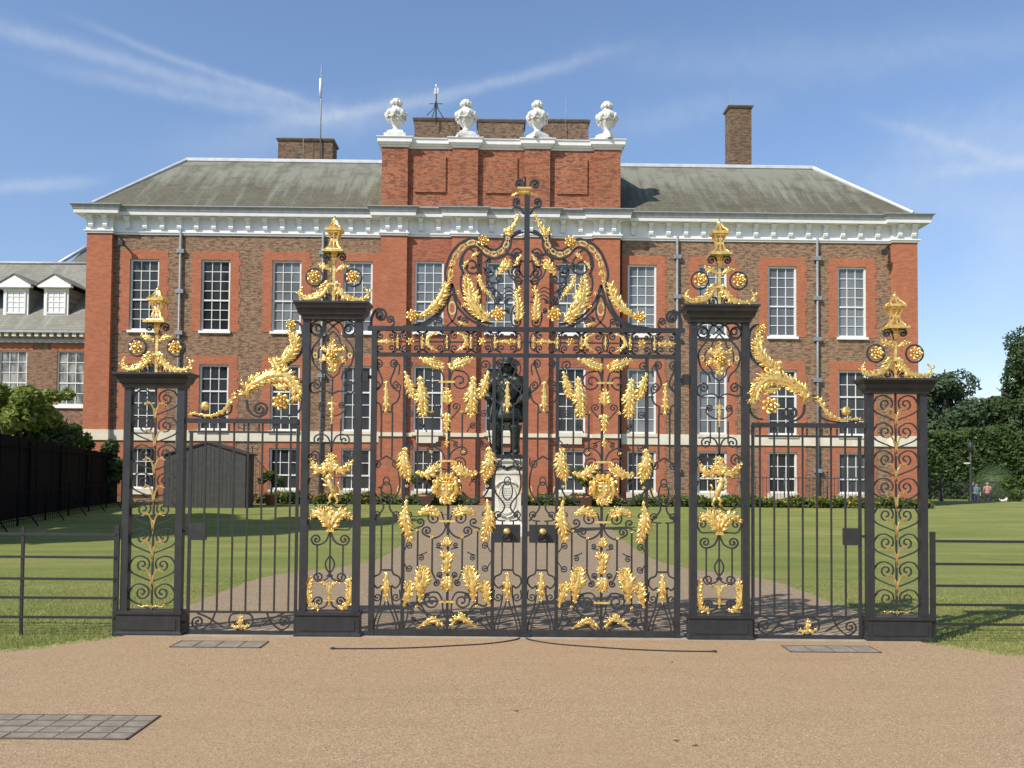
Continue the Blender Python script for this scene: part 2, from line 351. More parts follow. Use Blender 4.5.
# ------------------------------------------------------------------ ground
def sstep(a,b,x):
    t=min(max((x-a)/(b-a),0),1); return t*t*(3-2*t)
def gz(x,y):
    z=0.15*sstep(10,29,y)
    return z-0.65*sstep(38,46,y)*sstep(16,20,x)
mb=MB()
xs=[-1500,-400,-120,-60,-40,-30]+[x for x in range(-24,32,1)]+[34,40,60,120,400,1500]
ys=[-60,-30,-15,-8,-4,-2,-1]+[y for y in range(0,50,1)]+[55,60,70,100,200,500,2500]
mb.add([(x,y,gz(x,y)-0.004) for y in ys for x in xs],[(j*len(xs)+i,j*len(xs)+i+1,(j+1)*len(xs)+i+1,(j+1)*len(xs)+i) for j in range(len(ys)-1) for i in range(len(xs)-1)],True)
o=mb.obj('lawn',M['grass']); tag(o,'broad green lawn with straw coloured patches','lawn',kind='structure')
def strip(name,left,right,mat,dz,label,cat):               # sheet between two edges given as (x,y)
    mb=MB(); n=len(left); K=8; vs=[]
    for a,b in zip(left,right):
        for k in range(K+1):
            x=a[0]+(b[0]-a[0])*k/K; y=a[1]+(b[1]-a[1])*k/K; vs.append((x,y,gz(x,y)+dz))
    mb.add(vs,[(j*(K+1)+i,j*(K+1)+i+1,(j+1)*(K+1)+i+1,(j+1)*(K+1)+i) for j in range(n-1) for i in range(K)],True)
    return tag(mb.obj(name,mat),label,cat,kind='structure')
def wob(pts,a,seed):
    r=random.Random(seed); return [(x+r.uniform(-a,a),y) for x,y in pts]
edge=[(-4.35,0.0),(-4.3,1.0),(-4.2,2.0),(-4.17,3.0),(-4.12,4.2),(-3.99,4.9),(-3.64,5.5),(-3.1,6.2),(-2.75,7.2),(-2.62,8.5),(-2.62,10),(-2.66,12),(-2.72,15),(-2.85,19),(-2.8,24),(-2.8,29)]
es=smooth(edge,8)
strip('path',wob(es,0.02,1),wob([(-x,y) for x,y in es],0.02,2),M['path'],0.004,'brown path running from the gates to the palace','path')
# forecourt in front of the gates
fe=smooth([(4.08,0.0),(4.12,-0.2),(4.3,-0.42),(4.6,-0.72),(5.1,-1.05),(6.2,-1.5),(8.5,-2.2),(12,-3.2),(20,-5.0),(40,-9.0)],10)
strip('forecourt',wob([(-x,y) for x,y in fe],0.03,3)+[(-40,-40)],wob(fe,0.03,4)+[(40,-40)],M['gravel'],0.012,'pinkish tan gravel forecourt','forecourt')
for s_ in (-1,1):
    ra=random.Random(8+s_); vv=[(x,y,ra.uniform(.10,.26)) for x,y in fe[6:]]
    a_=[(s_*(x-.03),y-.02) for x,y,q in vv]; b_=[(s_*(x+q*.4),y+q) for x,y,q in vv]
    strip('worn_verge',a_ if s_<0 else b_,b_ if s_<0 else a_,M['straw'],0.0035,'worn straw coloured grass edge along the gravel','verge')
mb=MB(); mb.box(-4.1,4.1,-0.12,0.30,-0.05,0.016); tag(mb.obj('threshold',M['threshold']),'pale stone threshold strip under the gates','threshold',kind='structure')

# paved inspection covers
def cover(x0,x1,y0,y1,rows,cols,label,gap=0.012,skip=()):
    r=empty('inspection_cover',((x0+x1)/2,(y0+y1)/2,0.012),0,label,'inspection cover')
    cx,cy=(x0+x1)/2,(y0+y1)/2; X0,X1,Y0,Y1=x0-cx,x1-cx,y0-cy,y1-cy
    f=MB(); f.box(X0,X1,Y0,Y1,-0.03,0.004)
    for a in ((X0,X1,Y0,Y0+0.012),(X0,X1,Y1-0.012,Y1),(X0,X0+0.012,Y0,Y1),(X1-0.012,X1,Y0,Y1)): f.box(a[0],a[1],a[2],a[3],0.0045,0.009)
    f.obj('frame',M['cover_frame'],r)
    s=MB(); w_=(X1-X0)/cols; h_=(Y1-Y0)/rows
    rr=random.Random(5)
    for j in range(rows):
        off=(0.5*w_ if (j%2 and rows>9) else 0)
        for i in range(-1,cols+1):
            if i in skip: continue
            a=X0+i*w_+gap/2+off; b=a+w_-gap; a=max(a,X0+0.016); b=min(b,X1-0.016)
            if b-a<0.03: continue
            z=0.005+rr.uniform(0,0.003); s.box(a,b,Y0+j*h_+gap/2+0.008,Y0+(j+1)*h_-gap/2-0.006,0.0,z)
    s.obj('paving_slab',M['stone_sett'],r); return r
cover(-4.35,-2.57,-3.46,-2.93,4,11,'large tray of grey stone setts sunk in the gravel at the front left')
cover(-3.42,-2.54,-0.66,-0.36,1,4,'narrow slabbed cover in the gravel before the left side gate',0.02)
cover(2.58,3.46,-0.66,-0.36,1,4,'narrow slabbed cover in the gravel before the right side gate',0.02)
for s_ in (1,-1):
    pts=[(0.03,-0.10),(0.12,-0.22),(0.35,-0.38),(0.7,-0.50),(1.05,-0.60),(1.45,-0.66),(1.84,-0.67)]
    mb=MB(); mb.tube([(-s_*x,y,0.014) for x,y in smooth(pts,6)],0.012,4,False); mb.ball((-s_*1.84,-0.67,0.02),(0.03,0.03,0.01))
    tag(mb.obj('gate_track',M['dark_iron']),'curved iron track in the gravel before the %s leaf of the main gate'%('left' if s_==1 else 'right'),'gate track')

# ------------------------------------------------------------------ foliage
def leaf_cloud(cent, rad, nb, nl, size, seed, flat=0.0, fill=0.6, low=0.0):
    g=np.random.default_rng(seed)
    c=[];
    for i in range(nb):
        p=g.normal(size=3); p/=np.linalg.norm(p); p*= g.uniform(0.25,1.0)**0.5
        if p[2]<-0.6+low: p[2]*=0.4
        c.append(p)
    c=np.array(c)*np.array(rad)*0.78+np.array(cent)
    br=np.array(rad).mean()*g.uniform(0.24,0.42,size=nb)
    k=g.integers(0,nb,size=nl)
    dr=g.normal(size=(nl,3)); dr/=np.linalg.norm(dr,axis=1)[:,None]
    rr=g.uniform(0.45,1.0,size=nl)**0.45
    P=c[k]+dr*(br[k]*rr*g.choice([1.0,1.0,1.12],size=nl))[:,None]*np.array([1,1,0.8])
    nrm=dr*0.7+g.normal(size=(nl,3))*0.55+np.array([0,0,0.35]); nrm/=np.linalg.norm(nrm,axis=1)[:,None]
    t=np.cross(nrm,g.normal(size=(nl,3))); t/=np.linalg.norm(t,axis=1)[:,None]
    b=np.cross(nrm,t); s=size*g.uniform(0.6,1.3,size=nl)[:,None]
    V=np.stack([P-t*s,P+b*s*0.45-t*s*0.1,P+t*s,P-b*s*0.45-t*s*0.1],1).reshape(-1,3)
    return V
def quads_obj(name,V,mat,parent=None,loc=None):
    me=bpy.data.meshes.new(name); n=len(V)//4
    me.vertices.add(len(V)); me.vertices.foreach_set('co',V.astype(np.float32).ravel())
    me.loops.add(4*n); me.loops.foreach_set('vertex_index',np.arange(4*n,dtype=np.int32))
    me.polygons.add(n); me.polygons.foreach_set('loop_start',np.arange(0,4*n,4,dtype=np.int32))
    me.update(calc_edges=True); me.validate()
    me.materials.append(mat); o=bpy.data.objects.new(name,me)
    if loc: o.location=loc
    return link(o,parent)
def trunk_mb(h, r, spread, seed, n=9, z0=0.35):
    g=random.Random(seed); mb=MB()
    mb.tube([(0,0,-0.2),(g.uniform(-.1,.1),0,h*0.3),(g.uniform(-.3,.3),0.1,h*0.6),(g.uniform(-.3,.3),0,h*0.9)],[r*1.25,r,r*0.6,r*0.15],8)
    for i in range(n):
        a=g.uniform(0,6.28); z=h*g.uniform(z0,0.75); L=spread*g.uniform(0.5,0.95)
        mb.tube([(0,0,z),(L*.45*math.cos(a),L*.45*math.sin(a),z+L*.35),(L*math.cos(a),L*math.sin(a),z+L*.6+0.2)],[r*0.4,r*0.25,r*0.06],6)
    return mb
def tree(name,x,y,h,rad,mat,label,nb=16,nl=9000,size=0.3,seed=1,group=None,zc=0.62,extra=()):
    z=gz(x,y); t=empty(name,(x,y,z),0,label,'tree',group)
    trunk_mb(h,0.03*h,max(rad[0],rad[1])*0.6,seed).obj('trunk',M['bark'],t)
    V=leaf_cloud((0,0,h*zc),rad,nb,nl,size,seed)
    for (cx,cy,cz,rr,n2) in extra:
        V=np.concatenate([V,leaf_cloud((cx,cy,cz),(rr,rr,rr*0.8),6,n2,size,seed+9)])
    quads_obj('crown',V,mat,t); return t
# ------------------------------------------------------------------ palace
PY=30.3; pr=empty('palace',(-0.5,PY,0.15),R(0.85),'long red and brown brick palace with white cornice and slate roof behind the gates','palace')
PM=Matrix.Translation(pr.location)@Matrix.Rotation(R(0.85),4,'Z'); PI_=PM.inverted()
def L(u,v,d=0.0,inv=None):
    inv=inv or PI_
    o=inv@CAM; r=inv.to_3x3()@ray(u,v); t=(d-o.y)/r.y; p=o+r*t; return p.x,p.z
def LX(u,v=300,d=0.0): return L(u,v,d)[0]
def LZ(v,u=500,d=0.0): return L(u,v,d)[1]
XL,XR=LX(84.8,330,-.24),LX(918,330,-.24)
half=(XR-XL)/2; xc0=(XL+XR)/2
ZB=LZ(235,147)            # underside of the entablature
PAV=-0.22                 # pavilion front
PIL=0.20                  # pilaster projection
EPIL=-0.24
def wall(mb,x0,x1,z0,z1,holes,y,rev,thick=0.0):
    """sheet at y with rectangular openings and reveals going back by rev"""
    xs=sorted({x0,x1,*[h[0] for h in holes],*[h[1] for h in holes]}); zs=sorted({z0,z1,*[h[2] for h in holes],*[h[3] for h in holes]})
    for i in range(len(xs)-1):
        for j in range(len(zs)-1):
            cx=(xs[i]+xs[i+1])/2; cz=(zs[j]+zs[j+1])/2
            if any(h[0]<cx<h[1] and h[2]<cz<h[3] for h in holes): continue
            mb.add([(xs[i],y,zs[j]),(xs[i+1],y,zs[j]),(xs[i+1],y,zs[j+1]),(xs[i],y,zs[j+1])],[(0,1,2,3)])
    for a,b,c,d in holes:
        mb.add([(a,y,c),(a,y,d),(a,y+rev,d),(a,y+rev,c)],[(0,1,2,3)]); mb.add([(b,y,c),(b,y+rev,c),(b,y+rev,d),(b,y,d)],[(0,1,2,3)])
        mb.add([(a,y,d),(b,y,d),(b,y+rev,d),(a,y+rev,d)],[(0,1,2,3)]); mb.add([(a,y,c),(a,y+rev,c),(b,y+rev,c),(b,y,c)],[(0,1,2,3)])
cols=[147.5,217.5,287.5,358,428.5,500.3,571,642.3,713.5,784.5,855.5]
xw=[LX(u,300,PAV if 4<=i<=6 else 0) for i,u in enumerate(cols)]
mid=xw[5]; xw=[mid+((xw[i]-mid)-(xw[10-i]-mid))/2 for i in range(11)]
HW=0.665
rows={'upper':(LZ(330.5,147),LZ(259,147),3,7,4),'middle':(LZ(430.5,217),LZ(364.5,217),3,5,2),'lower':(LZ(490,287),LZ(448,287),3,3,2)}
print('rows',rows,'xw',xw,'XL',XL,XR,'ZB',ZB)
pavx0,pavx1=LX(381.5,300,PAV),LX(620,300,PAV); pm=(pavx0+pavx1)/2; ph=(pavx1-pavx0)/2; pavx0,pavx1=mid-ph,mid+ph
print('XLXR',XL,XR)
DEPTH=11.0
side=[]; cen=[]
for i in range(11):
    for r_,(z0,z1,nc,nr,mr) in rows.items():
        (cen if 4<=i<=6 else side).append((xw[i]-HW,xw[i]+HW,z0,z1))
mb=MB(); L_=[h for h in side if h[0]<mid]; R_=[h for h in side if h[0]>mid]
wall(mb,XL,pavx0,-0.6,ZB+1.2,L_,0.0,0.16); wall(mb,pavx1,XR,-0.6,ZB+1.2,R_,0.0,0.16)
mb.add([(XL,0,-0.6),(XL,0,ZB+1.2),(XL,DEPTH,ZB+1.2),(XL,DEPTH,-0.6)],[(0,1,2,3)]); mb.add([(XR,0,-0.6),(XR,DEPTH,-0.6),(XR,DEPTH,ZB+1.2),(XR,0,ZB+1.2)],[(0,1,2,3)])
mb.add([(XL,DEPTH,-0.6),(XL,DEPTH,ZB+1.2),(XR,DEPTH,ZB+1.2),(XR,DEPTH,-0.6)],[(0,1,2,3)])
mb.obj('brown_wall',M['brown_brick'],pr)
mb=MB(); wall(mb,pavx0,pavx1,-0.6,ZB+0.9,cen,PAV,0.16)
for x in (pavx0,pavx1): mb.add([(x,PAV,-0.6),(x,0.2,-0.6),(x,0.2,ZB+0.9),(x,PAV,ZB+0.9)],[(0,1,2,3)])
mb.obj('pavilion_wall',M['red_brick'],pr)
# pilasters
def pilx(u0,u1,sym=True,d=PAV-PIL): 
    return LX(u0,300,d),LX(u1,300,d)
pils=[(382,406.3),(451.3,476.8)]
PILX=[]
for a,b in pils:
    x0,x1=LX(a,300,PAV-PIL),LX(b,300,PAV-PIL); PILX+= [(x0,x1),(2*mid-x1,2*mid-x0)]
PILX.sort()
PILX[0]=(pavx0,PILX[0][1]); PILX[-1]=(PILX[-1][0],pavx1)
for x0,x1 in PILX:
    MB().box(x0,x1,PAV-PIL,PAV+0.02,-0.6,ZB+0.02).obj('pilaster',M['rub_brick'],pr)
ew=LX(110,300,EPIL)-LX(84.8,300,EPIL)
EX=[(XL-0.003,XL+ew),(XR-ew,XR+0.003)]
for x0,x1 in EX: MB().box(x0,x1,EPIL,0.02,-0.6,ZB+0.02).obj('pilaster',M['rub_brick'],pr)
# string courses
bz0,bz1=LZ(441,217),LZ(430.5,217)
for x0,x1 in ((EX[0][1]+.003,pavx0-0.003),(pavx1+0.003,EX[1][0]-.003)):
    MB().box(x0,x1,-0.07,0.03,bz0,bz1).obj('string_course',M['cream_stone'],pr)
for x0,x1 in EX: MB().box(x0-0.05,x1+0.05,EPIL-0.07,0.04,bz0,bz1).obj('string_course',M['cream_stone'],pr)
pz0,pz1=LZ(437,450),LZ(433.3,450)
mb=MB(); mb.box(pavx0-.05,pavx1+.05,PAV-0.06,PAV+.05,pz0,pz1)
for x0,x1 in PILX: mb.box(x0-.05,x1+.05,PAV-PIL-.07,PAV-0.063,pz0-.003,pz1+.003)
mb.obj('string_course',M['cream_stone'],pr)
# windows
def window(cx,z0,z1,nc,nr,mr,y,pane,kind,pav,i,row):
    """frame at y+0.1; pane behind it"""
    yf=y+0.07; a,b=cx-HW,cx+HW; f=MB(); t=0.085
    f.box(a,a+t,yf,yf+0.1,z0,z1); f.box(b-t,b,yf,yf+0.1,z0,z1); f.box(a+t,b-t,yf+.002,yf+0.098,z1-t,z1); f.box(a+t,b-t,yf+.002,yf+0.098,z0,z0+t*1.2)
    ia,ib,iz0,iz1=a+t,b-t,z0+t*1.2,z1-t; h=(iz1-iz0)/nr; w_=(ib-ia)/nc; zm=iz1-mr*h
    f.box(ia,ib,yf+0.02,yf+0.095,zm-0.035,zm+0.035)
    for k in range(1,nr):
        z=iz1-k*h
        if k!=mr: f.box(ia,ib,yf+0.045,yf+0.09,z-0.016,z+0.016)
    for k in range(1,nc): f.box(ia+k*w_-0.016,ia+k*w_+0.016,yf+0.042,yf+0.093,iz0,iz1)
    fo=f.obj('window',M['white_sash'],pr)
    g=MB()
    rr=random.Random(i*7+nr)
    for kx in range(nc):
        for kz in range(nr):
            X0,X1=ia+kx*w_,ia+(kx+1)*w_; Z0,Z1=iz0+kz*h,iz0+(kz+1)*h; dy=rr.uniform(-.009,.009); dz=rr.uniform(-.009,.009)
            g.add([(X0,yf+.075,Z0),(X1,yf+.075+dy,Z0),(X1,yf+.075+dy+dz,Z1),(X0,yf+.075+dz,Z1)],[(0,1,2,3)])
    g.obj('pane',pane,fo)
    s=MB()
    if row=='middle':
        if pav: s.box(cx-HW-.05,cx+HW+.05,y-0.16,y+0.07,z0-0.16,z0); s.box(cx-.5,cx+.5,y-0.12,y-.01,z0-0.5,z0-0.16)
        else: s.box(cx-HW-.04,cx+HW+.04,y-0.12,y+0.07,z0-0.12,z0+0.02)
    else: s.box(cx-HW-.06,cx+HW+.06,y-0.10,y+0.07,z0-0.10,z0+.01) if row=='upper' else s.box(cx-HW-.05,cx+HW+.05,y-0.12,y+0.07,z0-0.24,z0+.02)
    s.obj('sill',M['cream_stone'] if row!='upper' else M['white_paint'],fo)
    # rubbed brick dressing
    if not pav:
        q=MB(); e=0.40; top=z1+0.40; bot=z0-0.02
        if row=='lower': top=z1+0.30; bot=z0-0.25
        if row=='middle': top=z1+0.42
        wall(q,a-e,b+e,bot,top,[(a,b,bot,z1)],y-0.014,0.02)
        q.box(a-e,a-e+.01,y-.013,y,bot,top); q.box(b+e-.01,b+e,y-.013,y,bot,top); q.box(a-e,b+e,y-.013,y,top-.01,top)
        zz=bot+.05; kk=0
        while zz<top-.5:
            if kk%2==0:
                for xx,sg_ in ((a-e,-1),(b+e,1)): q.box(xx,xx+sg_*.075,y-.0135,y+.001,zz,zz+.30)
            zz+=.30; kk+=1
        q.obj('brick_surround',M['rub_brick'],fo)
    return fo
pan={'upper':['dark','dark','blind','blind','blind','blind','blind','blind','blind','blind','blind'],
     'middle':['dark']*4+['dark','dark','dark','blind','blind','dark','dark'],'lower':['dark']*11}
for i in range(11):
    for rn,(z0,z1,nc,nr,mr) in rows.items():
        pav=4<=i<=6
        window(xw[i],z0,z1,nc,nr,mr,PAV if pav else 0.0,M[pan[rn][i]+'_glass'],rn,pav,i,rn)
# entablature: profile of (out, z) swept along a plan line with right-angle breaks
def sweep(mb,plan,prof,close=False):
    n=len(plan); secs=[]
    for i,(x,y) in enumerate(plan):
        ns=[]
        for k in (i-1,i):
            if 0<=k<n-1:
                dx=plan[k+1][0]-plan[k][0]; dy=plan[k+1][1]-plan[k][1]; l=math.hypot(dx,dy); ns.append((dy/l,-dx/l))
        if len(ns)==2 and abs(ns[0][0]*ns[1][0]+ns[0][1]*ns[1][1])<0.5: nx,ny=ns[0][0]+ns[1][0],ns[0][1]+ns[1][1]
        else: nx,ny=ns[0]
        secs.append([(x+nx*o,y+ny*o,z) for o,z in prof])
    m=len(prof); vs=[p for s in secs for p in s]; fs=[]
    for a in range(n-1):
        for k in range(m-1): fs.append((a*m+k,(a+1)*m+k,(a+1)*m+k+1,a*m+k+1))
    mb.add(vs,fs)
e1=(EX[0][1],EX[1][0])
plan=[(XL,DEPTH),(XL,EPIL),(e1[0],EPIL),(e1[0],0)]
for k,(x0,x1) in enumerate(PILX):
    if k==0: plan+=[(x0,0),(x0,PAV-PIL),(x1,PAV-PIL),(x1,PAV)]
    elif k==3: plan+=[(x0,PAV),(x0,PAV-PIL),(x1,PAV-PIL),(x1,0)]
    else: plan+=[(x0,PAV),(x0,PAV-PIL),(x1,PAV-PIL),(x1,PAV)]
plan+=[(e1[1],0),(e1[1],EPIL),(XR,EPIL),(XR,DEPTH)]
ZT=LZ(203.5,100,d=-0.72)
z=lambda v: LZ(v,147)
prof=[(0.0,ZB),(0.06,ZB),(0.06,ZB+.07),(0.11,ZB+.09),(0.11,ZB+.14),(0.03,ZB+.16),(0.03,ZT-0.50),(0.10,ZT-0.46),(0.10,ZT-0.42),(0.42,ZT-0.40),(0.44,ZT-0.27),(0.455,ZT-0.24),(0.47,ZT-0.21),(0.49,ZT-0.10),(0.58,ZT-0.03),(0.58,ZT),(0.55,ZT+.002)]
mb=MB(); sweep(mb,plan,prof[:11]); mb.obj('entablature',M['white_paint'],pr)
mb=MB(); sweep(mb,plan,prof[10:]); sweep(mb,plan,[(0.55,ZT+.002),(0.3,ZT+0.03),(-0.35,ZT+0.05)]); mb.obj('gutter',M['lead'],pr)
# consoles
def bracket(x,y):
    m_=MB(); t=ZT-0.42; w_=0.10
    m_.prism([(x-w_-.04,t),(x+w_+.04,t),(x+w_+.04,t-.07),(x-w_-.04,t-.07)],y-.30,y-.03)
    prof=[(-.28,t-.07),(-.28,t-.14),(-.22,t-.20),(-.15,t-.24),(-.13,t-.34),(-.18,t-.42),(-.15,t-.52),(-.10,t-.56),(-.03,t-.56),(-.03,t-.07)]
    n=len(prof); vs=[(x-w_,y+o,zz) for o,zz in prof]+[(x+w_,y+o,zz) for o,zz in prof]
    m_.add(vs,[tuple(range(n-1,-1,-1)),tuple(range(n,2*n))]+[(i,(i+1)%n,n+(i+1)%n,n+i) for i in range(n)])
    return m_
def span(x0,x1,y,n):
    for k in range(n):
        x=x0+(x1-x0)*(k+0.5)/n; bracket(x,y).obj('console_bracket',M['white_paint'],pr)
span(EX[0][0]-0.1,EX[0][1]+0.05,EPIL,2); span(EX[1][0]-0.05,EX[1][1]+0.1,EPIL,2)
span(EX[0][1]+.25,pavx0-.25,0,15); span(pavx1+.25,EX[1][0]-.25,0,15)
for k,(x0,x1) in enumerate(PILX): span(x0+.02,x1-.02,PAV-PIL,2)
for k in range(3):
    a,b=PILX[k][1],PILX[k+1][0]; span(a+.22,b-.22,PAV,2)
# hipped slate roof
RB=4.6; zr=L(500,162,RB)[1]; zr=LZ(164.8,500,RB)
xl=LX(190,160,RB); xr=LX(815.5,166,RB); rh=(xr-xl)/2
ex0,ex1=XL-0.25,XR+0.25; ze=ZT+0.03; y0=-0.25
rx0,rx1=mid-rh,mid+rh; YB=DEPTH+0.4; yb=YB-(RB-y0)
mb=MB(); mb.add([(ex0,y0,ze),(ex1,y0,ze),(rx1,RB,zr),(rx0,RB,zr),(ex0,YB,ze),(ex1,YB,ze),(rx0,yb,zr),(rx1,yb,zr)],[(0,1,2,3),(0,3,6,4),(1,5,7,2),(4,6,7,5),(3,2,7,6)])
rf=mb.obj('roof',M['slate'],pr)
mb=MB(); 
def rail(a,b,r): mb.tube([a,b],r,6,False)
rail((rx0,RB,zr+.04),(rx1,RB,zr+.04),0.13); rail((ex0+.3,y0+.3,ze+.22),(rx0,RB,zr+.06),0.10); rail((ex1-.3,y0+.3,ze+.22),(rx1,RB,zr+.06),0.10)
mb.obj('ridge_flashing',M['pale_lead'],rf)
# attic
ATF=PAV-0.02; za0=ZT; za1=LZ(150,500,ATF); zc=LZ(140.8,500,ATF)
mb=MB(); panels=[]
for k in range(3):
    a,b=PILX[k][1],PILX[k+1][0]; c=(a+b)/2; w_=(b-a)*0.345; zb,zt_=LZ(193.5,500,ATF),LZ(158,500,ATF); panels.append((c-w_,c+w_,zb,zt_))
mb.box(pavx0+.003,pavx1-.003,ATF,3.9,za0-.3,za1+.1); at_=mb.obj('attic_wall',M['attic_brick'],pr)
for a,b,zb,zt_ in panels: MB().box(a,b,ATF-.07,ATF+.01,zb,zt_).obj('raised_panel',M['attic_brick'],at_)
for k,(x0,x1) in enumerate(PILX): MB().box(x0,x1,ATF-0.2,ATF+.01,za0-.1,za1+.05).obj('attic_pilaster',M['attic_brick'],at_)
MB().box(PILX[0][0],PILX[-1][1],ATF-.23,ATF+.01,za0-.05,za0+.12).obj('attic_base',M['lead'],at_)
plan2=[(pavx0,3.9)]
for k,(x0,x1) in enumerate(PILX): plan2+=[(x0,ATF if k else ATF-.2)]*(0 if k==0 else 1)+[(x0,ATF-.2),(x1,ATF-.2)]+([(x1,ATF)] if k<3 else [])
plan2+=[(pavx1,3.9)]
pp=[(0,za1),(.04,za1),(.04,za1+.08),(.11,za1+.10),(.13,za1+.17),(.19,za1+.19),(.20,zc-.10),(.25,zc-.03),(.25,zc)]
mb=MB(); sweep(mb,plan2,pp); sweep(mb,plan2,[(.25,zc),(-.3,zc+.06)]); mb.box(pavx0+.28,pavx1-.28,ATF+.1,3.7,zc-.1,zc+.055); mb.obj('attic_cornice',M['white_paint'],at_)
# stone urns
def urn(x,y,zb,label):
    o=empty('roof_urn',(x,y,zb),0,label,'urn','stone urns on the attic cornice')
    MB().rects([(0,.50,.50),(.14,.50,.50),(.14,.40,.40),(.30,.36,.36),(.36,.28,.28)]).obj('pedestal',M['urn_stone'],o)
    b=MB().lathe([(.16,.34),(.22,.40),(.15,.50),(.14,.58),(.26,.72),(.37,.92),(.46,1.12),(.47,1.24),(.40,1.34),(.27,1.42),(.18,1.50),(.20,1.56)],0,0,24)
    for k in range(8):
        a=k*math.pi/4; b.ball((.44*math.cos(a),.44*math.sin(a),1.15),(.11,.11,.15)); b.ball((.34*math.cos(a+.39),.34*math.sin(a+.39),.9),(.09,.09,.13))
        b.tube([(.45*math.cos(a),.45*math.sin(a),1.05),(.44*math.cos(a+.39),.44*math.sin(a+.39),.93),(.45*math.cos(a+.785),.45*math.sin(a+.785),1.05)],.05,5)
    b.obj('bowl',M['urn_stone'],o)
    l=MB()
    for k in range(9):
        a=k*math.pi/4.5; l.ball((.20*math.cos(a),.20*math.sin(a),1.68),(.10,.10,.12))
        l.ball((.11*math.cos(a+.3),.11*math.sin(a+.3),1.80),(.09,.09,.10))
    l.ball((0,0,1.72),(.22,.22,.18)); l.obj('fruit_finial',M['urn_stone'],o); return o
UL=['left end','second from the left','second from the right','right end']
for k,(u,t_) in enumerate(zip([394.5,465.5,535.3,606],UL)):
    x,zz=L(u,137,ATF-.02+.1); x=(PILX[k][0]+PILX[k][1])/2
    wp=PM@Vector((x,ATF+.12,zc+.03))
    urn(wp.x,wp.y,wp.z,'white carved stone urn on the attic cornice, the one %s'%('at the '+t_ if 'end' in t_ else t_)).rotation_euler=(0,0,0.3*k)
# chimneys
def chimney(x0,x1,y0,y1,zb,zt):
    m_=MB().box(x0,x1,y0,y1,zb,zt-.22); o=m_.obj('chimney',M['chimney_brick'],rf)
    MB().rects([(zt-.22,(x1-x0)/2+.05,(y1-y0)/2+.05),(zt-.13,(x1-x0)/2+.1,(y1-y0)/2+.1),(zt-.1,(x1-x0)/2+.1,(y1-y0)/2+.1),(zt,(x1-x0)/2-.05,(y1-y0)/2-.1)],(x0+x1)/2,(y0+y1)/2).obj('chimney_cap',M['chimney_cap'],o)
for u0,u1,vt,Y in ((414.5,460,116.5,5.0),(478,524,118,5.0),(543.5,588.5,118,5.0)):
    chimney(LX(u0,125,Y),LX(u1,125,Y),Y,Y+1.2,zc-2,LZ(vt,(u0+u1)/2,Y))
chimney(LX(278,150,6.0),LX(332.5,150,6.0),6.0,7.2,zr-2,LZ(137,305,6.0)); chimney(LX(729.5,130,5.6),LX(751.5,130,5.6),5.6,6.5,zr-2,LZ(104,740,5.6))
# roof metalwork
def pole(u,v0,v1,Y,r,name,seg=None):
    x,z0=L(u,v1,Y); _,z1=L(u,v0,Y); return MB().tube([(x,Y,z0-1),(x,Y,z1)],r,6).obj(name,M['pipe_metal'],pr)
pole(320.5,65,140,5.9,.035,'radio_mast'); x_,z_=L(320.5,88,5.9); MB().tube([(x_,5.9,z_-.5),(x_,5.9,z_+.5)],.07,8).obj('mast_sleeve',M['white_sash'],pr)
for u,v0,v1,Y in ((303,126,160,5.6),(565.5,96,120,4.9),(731,88,106,6),(817,158,168,4.6)): pole(u,v0,v1,Y,.014,'lightning_rod')
x_,zb=L(436,118,4.8); _,zt=L(436,86,4.8)
m_=MB().tube([(x_,4.8,zb-.3),(x_,4.8,zt)],.035,6)
for a in range(4):
    q=a*math.pi/2+.6; m_.tube([(x_+.55*math.cos(q),4.8+.55*math.sin(q),zb),(x_+.15*math.cos(q),4.8+.15*math.sin(q),zb+.45),(x_,4.8,zb+.95)],.022,5)
m_.tube([(x_-.35,4.8,zb+.75),(x_+.35,4.8,zb+.75)],.02,5); wv=m_.obj('weather_vane',M['dark_iron'],pr)
q=MB().prism([(x_-.12,zt-.45),(x_+.1,zt-.4),(x_+.13,zt-.15),(x_+.02,zt-.05),(x_-.1,zt-.15)],4.77,4.83); q.ball((x_,4.8,zt),(.06,.06,.1)); q.obj('vane',M['pale_lead'],wv)
# downpipes
for k,(u) in enumerate((182.5,323.5,678.5,820.5)):
    x=(LX(u,300,-.1)+ (2*mid-LX((820.5,678.5,323.5,182.5)[k],300,-.1)))/2
    m_=MB().tube([(x,-.10,-.4),(x,-.10,ZB+.25)],.055,8); dp=m_.obj('downpipe',M['pipe_metal'],pr)
    for zz in (ZB-.75,ZB-2.6,ZB-4.5,ZB-6.4,1.6): MB().box(x-.17,x+.17,-.17,-.003,zz-.09,zz+.09).obj('pipe_bracket',M['pipe_metal'],dp)
for x in (pavx1+.10,): MB().tube([(x,-.08,-.4),(x,-.08,ZB)],.045,8).obj('downpipe',M['dark_iron'],pr)
# floodlights under the cornice by the end pilasters
for x,s_ in ((EX[0][1]+.1,1),(EX[1][0]-.1,-1)):
    m_=MB().tube([(x,0,ZB-.12),(x+s_*.2,-.2,ZB-.25),(x+s_*.42,-.4,ZB-.45)],.05,6); m_.box(x+s_*.3,x+s_*.5,-.55,-.35,ZB-.62,ZB-.4); m_.obj('floodlight',M['dark_iron'],pr)
